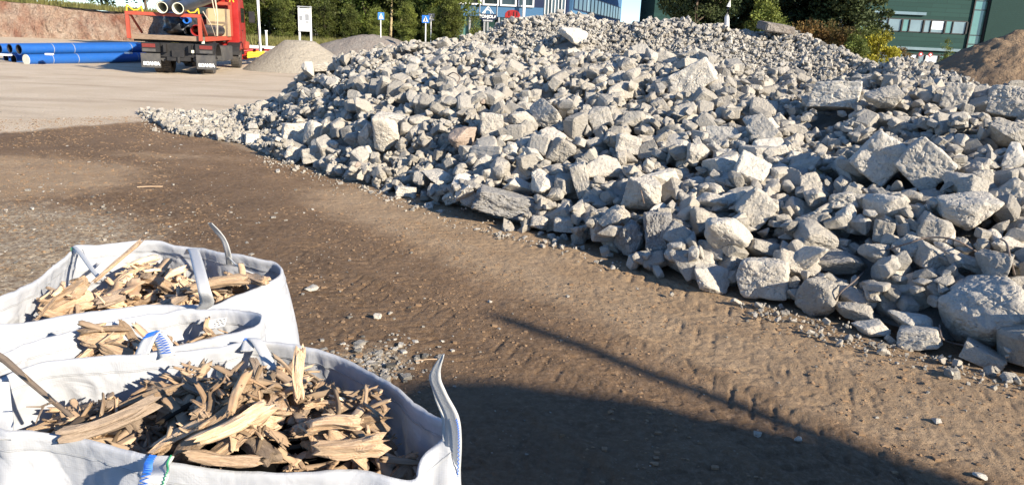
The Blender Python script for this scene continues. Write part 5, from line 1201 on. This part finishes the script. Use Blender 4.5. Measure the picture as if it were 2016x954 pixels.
for k in range(2): mb.box((cxb-ww*0.05, -0.042, zt-hh*(0.10+0.04*k)), (ww*0.5, 0.004, 0.022))
mb.build('print', M['greyink'], ib)
def ped_sign(a, b_, Y, lab, ang=0.0, dark=False, size=0.36):
    p = at_y(a, b_, Y); r = empty('crossing_sign', (p[0], Y, 0), ang, lab, 'sign', 'blue pedestrian crossing signs'); z = p[2]; h = size/2
    MB().tube([(0, 0.03, 0), (0, 0.03, z+h)], 0.028, 8).build('post', M['white'], r, True)
    pn_ = MB().box((0, 0, z), (size, 0.025, size)).build('panel', M['signblue'] if not dark else M['navy'], r)  # dark swaps in navy and grey: shade put into the sign colours
    mb = MB(); prism(mb, [(-h*0.74, -h*0.72), (h*0.74, -h*0.72), (0, h*0.78)], -0.018, -0.014, z); mb.build('triangle', M['white'] if not dark else M['greyink'], pn_)
    mb = MB(); mb.box((0.0, -0.022, z-h*0.02), (0.04, 0.004, 0.14)); mb.bar((0, -0.022, z-h*0.3), (-0.07, -0.022, z-h*0.66), 0.004, 0.03); mb.bar((0, -0.022, z-h*0.3), (0.07, -0.022, z-h*0.66), 0.004, 0.03); mb.bar((-0.05, -0.022, z-h*0.12), (0.06, -0.022, z-h*0.16), 0.004, 0.02); mb.tube([(0, -0.024, z+h*0.3), (0, -0.02, z+h*0.3)], 0.028, 10); mb.build('walking_figure', M['ink'], pn_)
ped_sign(750, 32, 40, 'blue pedestrian crossing sign turned partly away, leftmost of the three', 0.7)
ped_sign(838, 38, 38, 'bright blue pedestrian crossing sign facing the camera', 0.0)
ped_sign(849, 34, 42, 'crossing sign with shade put into its dark blue colour, right behind the bright one', 0.5, True)

# stacks of coloured ducts by the lamp post, barrier board
def duct(a0, b0, a1, b1, Y, r, m, lab, grp):
    A_ = at_y(a0, b0, Y); B_ = at_y(a1, b1, Y+0.7); o = MB().hollow(A_, B_, r, r*0.82, 16).build('duct_pipe', M[m], None, True); tag(o, lab, 'pipe', grp)
Yd = 35.0
for k in range(3): duct(458, 104+k*5.2, 487, 105+k*5.2, Yd, 0.058, 'red', 'red plastic duct in the bundle beside the truck front wheel', 'red ducts beside the truck')
for k in range(3): duct(463, 102+k*5, 520, 97+k*4, Yd+0.9, 0.052, 'red' if k == 0 else 'yellow', ('red' if k == 0 else 'yellow')+' plastic duct lying across between truck and lamp post', ('red' if k == 0 else 'yellow')+' ducts lying across')
for k in range(3): duct(486, 106+k*3.6, 520, 103+k*3.2, Yd+0.2, 0.05, 'yellow', 'yellow plastic duct whose end points to the gravel heap', 'yellow ducts by the gravel heap')
pa = at_y(462, 93, 37.5); pb_ = at_y(542, 97, 37.5); br_ = empty('barrier_board', ((pa[0]+pb_[0])/2, 37.5, 0), 0, 'low white barrier board with a red lower edge behind the ducts', 'barrier'); wv_ = pb_[0]-pa[0]; zc_ = (pa[2]+pb_[2])/2
MB().box((0, 0, zc_+0.06), (wv_, 0.06, 0.14)).build('board', M['white'], br_); MB().box((0, -0.003, zc_-0.06), (wv_, 0.06, 0.09)).build('red_edge', M['red'], br_)
for s_ in (-0.45, 0, 0.45): MB().box((s_*wv_, 0.06, max(zc_, 0.1)/2), (0.08, 0.05, max(zc_, 0.1))).build('leg', M['greyink'], br_)

# ------------------------------------------------------------------ blue pipes
def bpipe(a0, b0, a1, b1, Y0_, Y1_, r, lab, cap=False, rings=()):
    A_ = at_y(a0, b0, Y0_); B_ = at_y(a1, b1, Y1_)
    root = empty('blue_pipe', A_, 0, lab, 'pipe', 'large blue pipes stacked on the ground'); B_ = B_-A_; A2 = np.zeros(3)
    MB().hollow(A2, B_, r, r*0.84, 36).build('shell', M['blue'], root, True)
    d = B_/np.linalg.norm(B_); MB().hollow(A2+d*0.004, B_*0.99, r*0.838, r*0.78, 36).build('lining', M['black'], root, True)
    if cap: MB().tube([A2-d*0.02, A2+d*0.05], r*0.98, 30).build('end_cap', M['cream'], root)
    for t in rings:
        c_ = B_*t; MB().hollow(c_-d*0.012, c_+d*0.012, r*1.012, r*0.99, 36).build('strap', M['signblue'] if False else M['greyink'], root, True)
# ground line y=125 at x=50 -> distance about 30
bpipe(52, 118, 296, 112, 29.6, 35.0, 0.21, 'front blue pipe of the lower layer, its near end closed by a cream cap', True, (0.17, 0.36, 0.86))
bpipe(37, 97.5, 292, 94.5, 29.9, 35.3, 0.215, 'front blue pipe of the upper layer, with an open dark end', False, (0.22, 0.37, 0.83))
bpipe(27, 117, 288, 110, 30.4, 36.0, 0.205, 'second blue pipe of the lower layer, just behind the capped one')
bpipe(12, 115, 282, 108, 31.2, 36.8, 0.205, 'third blue pipe of the lower layer, farther back')
bpipe(19, 96, 282, 93, 30.8, 36.4, 0.205, 'second blue pipe of the upper layer')
bpipe(-1, 96, 270, 92, 31.7, 37.3, 0.21, 'rear blue pipe of the upper layer, its end at the left picture edge')
for (a, b_, Y) in ((8, 108, 30.0), (97, 107, 29.55), (253, 104.5, 31.2)):
    p = at_y(a, b_, Y-0.1); tag(MB().box(p, (0.5 if a < 20 else 0.22, 0.25, 0.07)).build('wood_wedge', M['white'], None, False, 0.01), 'pale wooden spacer between the blue pipe layers, '+('at the left end' if a < 50 else ('near the middle' if a < 150 else 'close to the truck')), 'spacer', 'spacers between the blue pipes')

# ------------------------------------------------------------------ truck
pR = at_z(355, 147, 0); tk = empty('flatbed_truck', (pR[0], pR[1], 0), math.radians(11.5), 'red cab flatbed truck seen from behind, dusty black chassis and brown deck', 'truck')
tk.rotation_euler = (0, 0, math.radians(11.5))
def T(name, mb, m, parent=None, sm=False, bv=0): return mb.build(name, M[m], parent or tk, sm, bv)
T('chassis', MB().box((-0.42, 3.6, 0.92), (0.09, 7.6, 0.28)).box((0.42, 3.6, 0.92), (0.09, 7.6, 0.28)).box((0, 0.5, 0.92), (0.74, 0.2, 0.26)).box((0, 2.2, 0.92), (0.74, 0.2, 0.2)).box((0, 4.5, 0.92), (0.74, 0.2, 0.2)), 'black')
T('rear_crossmember', MB().box((0, 0.05, 0.86), (1.25, 0.10, 0.5)).box((0, -0.02, 0.55), (0.8, 0.14, 0.14)), 'black', None, False, 0.01)
T('hitch', MB().box((0, -0.06, 0.74), (0.42, 0.12, 0.26)).tube([(0, -0.1, 0.62), (0, -0.1, 0.40)], 0.06, 12), 'black', None, False, 0.008)
T('axle', MB().tube([(-0.95, 0.95, 0.50), (0.95, 0.95, 0.50)], 0.10, 12).tube([(-0.0, 0.7, 0.52), (0, 1.2, 0.52)], [0.14, 0.2], 14), 'black', None, True)
T('axle', MB().tube([(-0.95, 6.1, 0.50), (0.95, 6.1, 0.50)], 0.08, 12), 'black', None, True)
for s_ in (-0.55, 0.55): T('air_tank', MB().tube([(s_, 0.1, 0.55), (s_, 0.55, 0.55)], 0.10, 14), 'grey', None, True)
def wheel(x, y, wd, out):
    w_ = MB().hollow((x-wd/2, y, 0.51), (x+wd/2, y, 0.51), 0.51, 0.31, 40).build('wheel', M['tyre'], tk, True)
    tr = MB()
    for k in range(36):
        a = 2*PI*k/36; tr.box((x, y+0.512*math.cos(a), 0.51+0.512*math.sin(a)), (wd*0.8, 0.045, 0.03), Matrix.Rotation(a-PI/2, 3, 'X'))
    tr.build('tread', M['tyre'], w_)
    MB().tube([(x+out*wd*0.1, y, 0.51), (x+out*wd*0.34, y, 0.51)], [0.305, 0.315], 24).tube([(x+out*wd*0.3, y, 0.51), (x+out*wd*0.55, y, 0.51)], [0.13, 0.10], 16).build('rim', M['grey'], w_, True)
wheel(-0.86, 0.95, 0.30, -1); wheel(-0.57, 0.95, 0.26, -1); wheel(0.86, 0.95, 0.30, 1); wheel(0.57, 0.95, 0.26, 1); wheel(-0.95, 6.1, 0.34, -1); wheel(1.0, 6.1, 0.34, 1)
for s_ in (-1, 1):
    T('mudflap', MB().box((s_*0.93, -0.10, 0.47), (0.66, 0.03, 0.50)), 'grey', None, False, 0.006)
    textmesh('mudflap_print', 'SCANIA', 0.155, M['white'], tk, frame((s_*0.93+0.02, -0.118, 0.36), (1, 0, 0), (0, 0, 1), 0.0), bold=0.012)
    mg = MB(); arc = [(0.95+0.62*math.cos(t), 0.51+0.62*math.sin(t)) for t in np.linspace(0.25, PI-0.1, 14)]
    for k in range(13): mg.box((s_*0.86, (arc[k][0]+arc[k+1][0])/2, (arc[k][1]+arc[k+1][1])/2), (0.66, math.dist(arc[k], arc[k+1])*1.02, 0.03), Matrix.Rotation(math.atan2(arc[k+1][1]-arc[k][1], arc[k+1][0]-arc[k][0]), 3, 'X'))
    T('mudguard', mg, 'black')
    tl = T('tail_light_box', MB().box((s_*0.90, -0.06, 0.93), (0.62, 0.14, 0.34)), 'black', None, False, 0.015)
    MB().box((s_*0.96, -0.135, 0.99), (0.44, 0.02, 0.13)).build('lens', M['redlens'], tl, False, 0.004); MB().box((s_*0.96, -0.135, 0.83), (0.44, 0.016, 0.10)).build('plate', M['grey'], tl)
MB().box((0.50, -0.13, 0.83), (0.10, 0.03, 0.10)).build('marker_lamp', M['cream'], tk); MB().box((0.86, -0.03, 1.17), (0.10, 0.03, 0.10)).build('marker_lamp', M['cream'], tk)
T('side_box', MB().box((1.0, 2.9, 0.72), (0.42, 2.2, 0.56)), 'grey', None, False, 0.03); T('side_box', MB().box((-1.0, 2.9, 0.72), (0.42, 2.2, 0.56)), 'grey', None, False, 0.03)
# deck, offset to the left as in the photograph
dx = -0.36; dz = 1.28
T('deck', MB().box((dx, 2.85, dz), (2.48, 5.9, 0.13)), 'plank', None, False, 0.008)
T('deck_end_board', MB().box((dx, -0.135, dz), (2.5, 0.06, 0.17)), 'plank', None, False, 0.006)
for yy in (0.4, 2.4, 4.6): T('deck_bearer', MB().box((dx, yy, dz-0.12), (2.4, 0.12, 0.1)), 'black')
for k in range(22): T('stake_pocket', MB().box((dx+1.27, 0.3+k*0.25, dz-0.0), (0.05, 0.05, 0.17)), 'redor')
gf = T('rear_gantry', MB().box((dx-1.19, -0.24, dz+0.33), (0.12, 0.12, 0.80)).box((dx+1.19, -0.24, dz+0.33), (0.12, 0.12, 0.80)).box((dx, -0.24, dz+0.79), (2.50, 0.13, 0.12)), 'redor', None, False, 0.006)
MB().bar((dx-1.12, -0.1, dz+0.75), (dx-1.05, 0.9, dz+0.12), 0.06).build('brace', M['redor'], gf); MB().bar((dx+1.19, -0.1, dz+0.75), (dx+1.19, 0.8, dz+0.12), 0.08).build('brace', M['redor'], gf)
for s_ in (-1, 1):
    cxx = dx+s_*0.93; MB().bar((cxx-0.26, -0.24, dz+0.853), (cxx-0.24, -0.24, dz+1.07), 0.04).bar((cxx-0.24, -0.24, dz+1.07), (cxx-0.05, -0.24, dz+0.90), 0.04).bar((cxx-0.05, -0.24, dz+0.89), (cxx+0.12, -0.24, dz+0.91), 0.04).bar((cxx+0.12, -0.24, dz+0.91), (cxx+0.24, -0.24, dz+1.05), 0.04).bar((cxx+0.24, -0.24, dz+1.05), (cxx+0.26, -0.24, dz+0.853), 0.04).build('cradle', M['yellow'], gf)
hb = T('front_rack', MB().box((dx-1.1, 5.55, dz+0.77), (0.13, 0.13, 1.40)).box((dx+1.3, 5.55, dz+0.77), (0.13, 0.13, 1.40)).box((dx+0.1, 5.55, dz+1.41), (2.5, 0.13, 0.13)).box((dx+0.1, 5.55, dz+0.9), (2.26, 0.10, 0.10)), 'redor', None, False, 0.006)
MB().bar((dx+1.3, 5.55, dz+1.48), (dx+1.36, 5.55, dz+1.75), 0.04).bar((dx+1.36, 5.55, dz+1.75), (dx+1.47, 5.55, dz+1.48), 0.04).build('cradle', M['yellow'], hb)
# cab
cab = MB(); prof = [(5.85, 0.75), (5.85, 2.85), (6.05, 2.98), (7.3, 2.98), (7.55, 2.55), (7.75, 1.75), (7.8, 0.75)]
n = len(prof); cab.add([(-1.22, a, b_) for a, b_ in prof]+[(1.22, a, b_) for a, b_ in prof], [tuple(range(n))[::-1], tuple(range(n, 2*n))]+[(i, (i+1) % n, n+(i+1) % n, n+i) for i in range(n)])
cb = T('cab', cab, 'red', None, False, 0.05)
MB().box((0, 5.83, 2.25), (1.5, 0.03, 0.5)).build('rear_window', M['glass'], cb, False, 0.01)
for s_ in (-1, 1):
    MB().box((s_*1.225, 6.95, 2.25), (0.02, 0.9, 0.62)).build('side_window', M['glass'], cb, False, 0.01); dr = MB().box((s_*1.228, 6.9, 1.45), (0.025, 1.05, 0.85)).build('door', M['red'], cb, False, 0.01); MB().box((s_*1.25, 6.5, 1.6), (0.03, 0.16, 0.04)).build('handle', M['black'], dr)
    mr = MB().box((s_*1.55, 7.45, 2.2), (0.26, 0.12, 0.5)).bar((s_*1.25, 7.45, 2.4), (s_*1.5, 7.45, 2.4), 0.04).build('mirror', M['black'], cb, False, 0.02)
    MB().box((s_*1.18, 7.55, 0.95), (0.35, 0.4, 0.35)).build('step', M['redor'], cb, False, 0.03)
    mg = MB(); arc = [(6.1+0.62*math.cos(t), 0.51+0.62*math.sin(t)) for t in np.linspace(0.1, PI-0.1, 12)]
    for k in range(11): mg.box((s_*1.0, (arc[k][0]+arc[k+1][0])/2, (arc[k][1]+arc[k+1][1])/2), (0.5, math.dist(arc[k], arc[k+1])*1.02, 0.03), Matrix.Rotation(math.atan2(arc[k+1][1]-arc[k][1], arc[k+1][0]-arc[k][0]), 3, 'X'))
    mg.build('front_mudguard', M['black'], cb)
MB().box((0, 7.72, 2.1), (2.1, 0.06, 0.8)).build('windscreen', M['glass'], cb); MB().tube([(-0.6, 6.2, 3.06), (-0.6, 6.2, 3.2)], 0.08, 12).build('beacon', M['yellow'], cb)
# load (each lies on the truck, so each is a thing)
Rt = Matrix.Rotation(math.radians(11.5), 3, 'Z'); To = Vector((pR[0], pR[1], 0))
def W(p): return To+Rt @ Vector(p)
def lpipe(name, a, b_, r, m, lin, lab, cat='pipe', grp='pipes loaded on the truck'):
    A_ = W(a); B_ = W(b_); root = empty(name, A_, 0, lab, cat, grp); d = (B_-A_); MB().hollow((0, 0, 0), d, r, r*0.90, 36).build('shell', M[m], root, True); dn = d.normalized()
    MB().hollow(dn*(-0.008), d*0.999, r*0.905, r*0.80, 36).build('lining', M[lin], root, True)
lpipe('loaded_pipe', (-0.33, -0.50, dz+1.02), (0.02, 7.6, dz+1.98), 0.215, 'blackpl', 'cream', 'dark pipe with cream lining on top of the truck, left of the pair')
lpipe('loaded_pipe', (0.25, -0.75, dz+1.01), (0.60, 7.4, dz+1.98), 0.215, 'blackpl', 'cream', 'dark pipe with cream lining on top of the truck, right of the pair')
lpipe('loaded_pipe', (-0.05, 0.8, dz+1.42), (0.3, 7.6, dz+2.34), 0.20, 'blackpl', 'cream', 'dark pipe lying on top of the loaded pair')
lpipe('drain_pipe', (0.55, 0.5, dz+0.29), (0.75, 3.9, dz+0.29), 0.22, 'blackpl', 'red', 'short black pipe with a reddish lip lying on the truck deck')
lpipe('drain_pipe', (0.12, 1.3, dz+0.25), (0.2, 4.4, dz+0.25), 0.18, 'blackpl', 'black', 'thinner black pipe lying beside the reddish lipped one')
for (x, y, z, r_) in ((-0.12, 1.6, dz+0.78, 0.13), (0.02, 1.45, dz+0.64, 0.13)):
    p = W((x, y, z)); q_ = W((x, y+0.35, z)); tag(MB().hollow(p, q_, r_, r_*0.72, 20).build('tape_roll', M['signblue'], None, True), 'blue-grey roll on the truck deck, the '+('upper' if z > dz+0.7 else 'lower')+' of two', 'roll', 'rolls on the truck deck')
# black wrapped bundle
g = np.random.default_rng(3); V, Fc = ICO[5]; V = V.copy(); V = np.sign(V)*np.abs(V)**0.6; V *= (1+0.14*fbm(V*1.5, 3, 3)+0.08*fbm(V*5, 3, 4))[:, None]; V = V*np.array([0.60, 1.4, 0.42]); V[:, 2] = np.maximum(V[:, 2], -0.44)
o = link('wrapped_bundle', fastmesh('wrapped_bundle', V, Fc, True), M['blackpl']); o.location = W((-0.42, 3.1, dz+0.5)); o.rotation_euler = (0, 0, math.radians(11.5)); tag(o, 'black plastic wrapped bundle in the middle of the truck deck', 'bundle')
cr = empty('wooden_crate', W((0.55, 4.95, dz+0.065)), math.radians(11.5), 'tall plywood crate standing at the front of the truck deck', 'crate')
MB().box((0, 0, 0.55), (0.85, 0.6, 1.1)).build('panel', M['ply'], cr, False, 0.008); MB().box((-0.38, -0.315, 0.55), (0.07, 0.025, 1.1)).box((0.38, -0.315, 0.55), (0.07, 0.025, 1.1)).box((0, -0.315, 0.55), (0.69, 0.02, 0.07)).bar((-0.34, -0.315, 0.05), (0.34, -0.315, 0.5), 0.02, 0.06).build('batten', M['plank'], cr)
for (a, b_, lab) in (((0.93, 1.6, dz+1.6), (0.99, 1.9, dz+0.1), 'beige lashing strap hanging down the right side of the load, rear one'), ((0.93, 2.3, dz+1.65), (0.97, 2.2, dz+0.1), 'beige lashing strap hanging down the right side of the load, front one'), ((0.90, 0.1, dz+0.95), (0.95, 1.8, dz+0.1), 'beige strap slanting from the rear gantry to the deck edge')):
    A_ = W(a); B_ = W(b_); mid = (A_+B_)/2+Rt @ Vector((0.05, 0.05, 0)); tag(MB().bar(A_, mid, 0.012, 0.05).bar(mid, B_, 0.012, 0.05).build('lashing_strap', M['strap'], None), lab, 'strap', 'lashing straps on the truck load')

# ------------------------------------------------------------------ added blocker unseen behind the camera, top shaped to the shadow edge, with a pole
_ta = math.tan(SUN_EL)
def shp(x, y, z, Yp=-4.0):
    t = (y-Yp)/(-SUN_H[1]/hl); return (x+SUN_H[0]/hl*t, z+t*_ta)
top_ = [shp(-1.5, 1.45, .74), shp(-0.75, 1.34, .72), shp(-0.16, 1.33, .70), *[shp(*at_z(a, b_, 0)) for a, b_ in ((815, 742), (900, 745), (972, 744), (1094, 764), (1204, 777), (1370, 813), (1509, 842), (1675, 876), (1786, 908), (1913, 954), (2100, 1040))]]
top_ = [(top_[0][0]-2, top_[0][1])]+top_+[(top_[-1][0]+4, top_[-1][1]-2.5)]
prof = [(top_[0][0], 0.0)]+top_+[(top_[-1][0], 0.0)]
sh = empty('shadow_block', (9, -4, 0), 0, 'added block unseen behind the camera, its top shaped to cast the shadow on the dirt', 'shadow caster')
mb = MB(); n = len(prof); mb.add([(a-9, 0, b_) for a, b_ in prof]+[(a-9, -6, b_) for a, b_ in prof], [tuple(range(n)), tuple(range(2*n-1, n-1, -1))]+[(i, (i+1) % n, n+(i+1) % n, n+i) for i in range(n)]); mb.build('body', M['greyink'], sh)
fa = shp(*at_z(1480, 818, 0)); fb_ = shp(*at_z(985, 620, 0)); MB().tube([(fa[0]-9, -0.0, fa[1]-0.6), (fb_[0]-9, 0.0, fb_[1])], 0.062, 12).build('shadow_pole', M['steel'], sh); MB().box((0, 0.05, 1.1), (1.0, 0.06, 2.2)).build('door', M['redor'], sh)  # added pole placed to cast the thin shadow; the door is added too
# slab of concrete pipe on the crest
p = at_y(1527, 55, 15.7); sb_ = MB().box((0, 0, 0), (0.66, 0.4, 0.16), Matrix.Rotation(0.12, 3, 'Y')).build('concrete_block', M['gravel2'], None, False, 0.02); sb_.location = p; sb_.rotation_euler = (0.15, -0.03, 0.25); tag(sb_, 'dark flat concrete slab half buried on the skyline of the back heap', 'concrete slab')
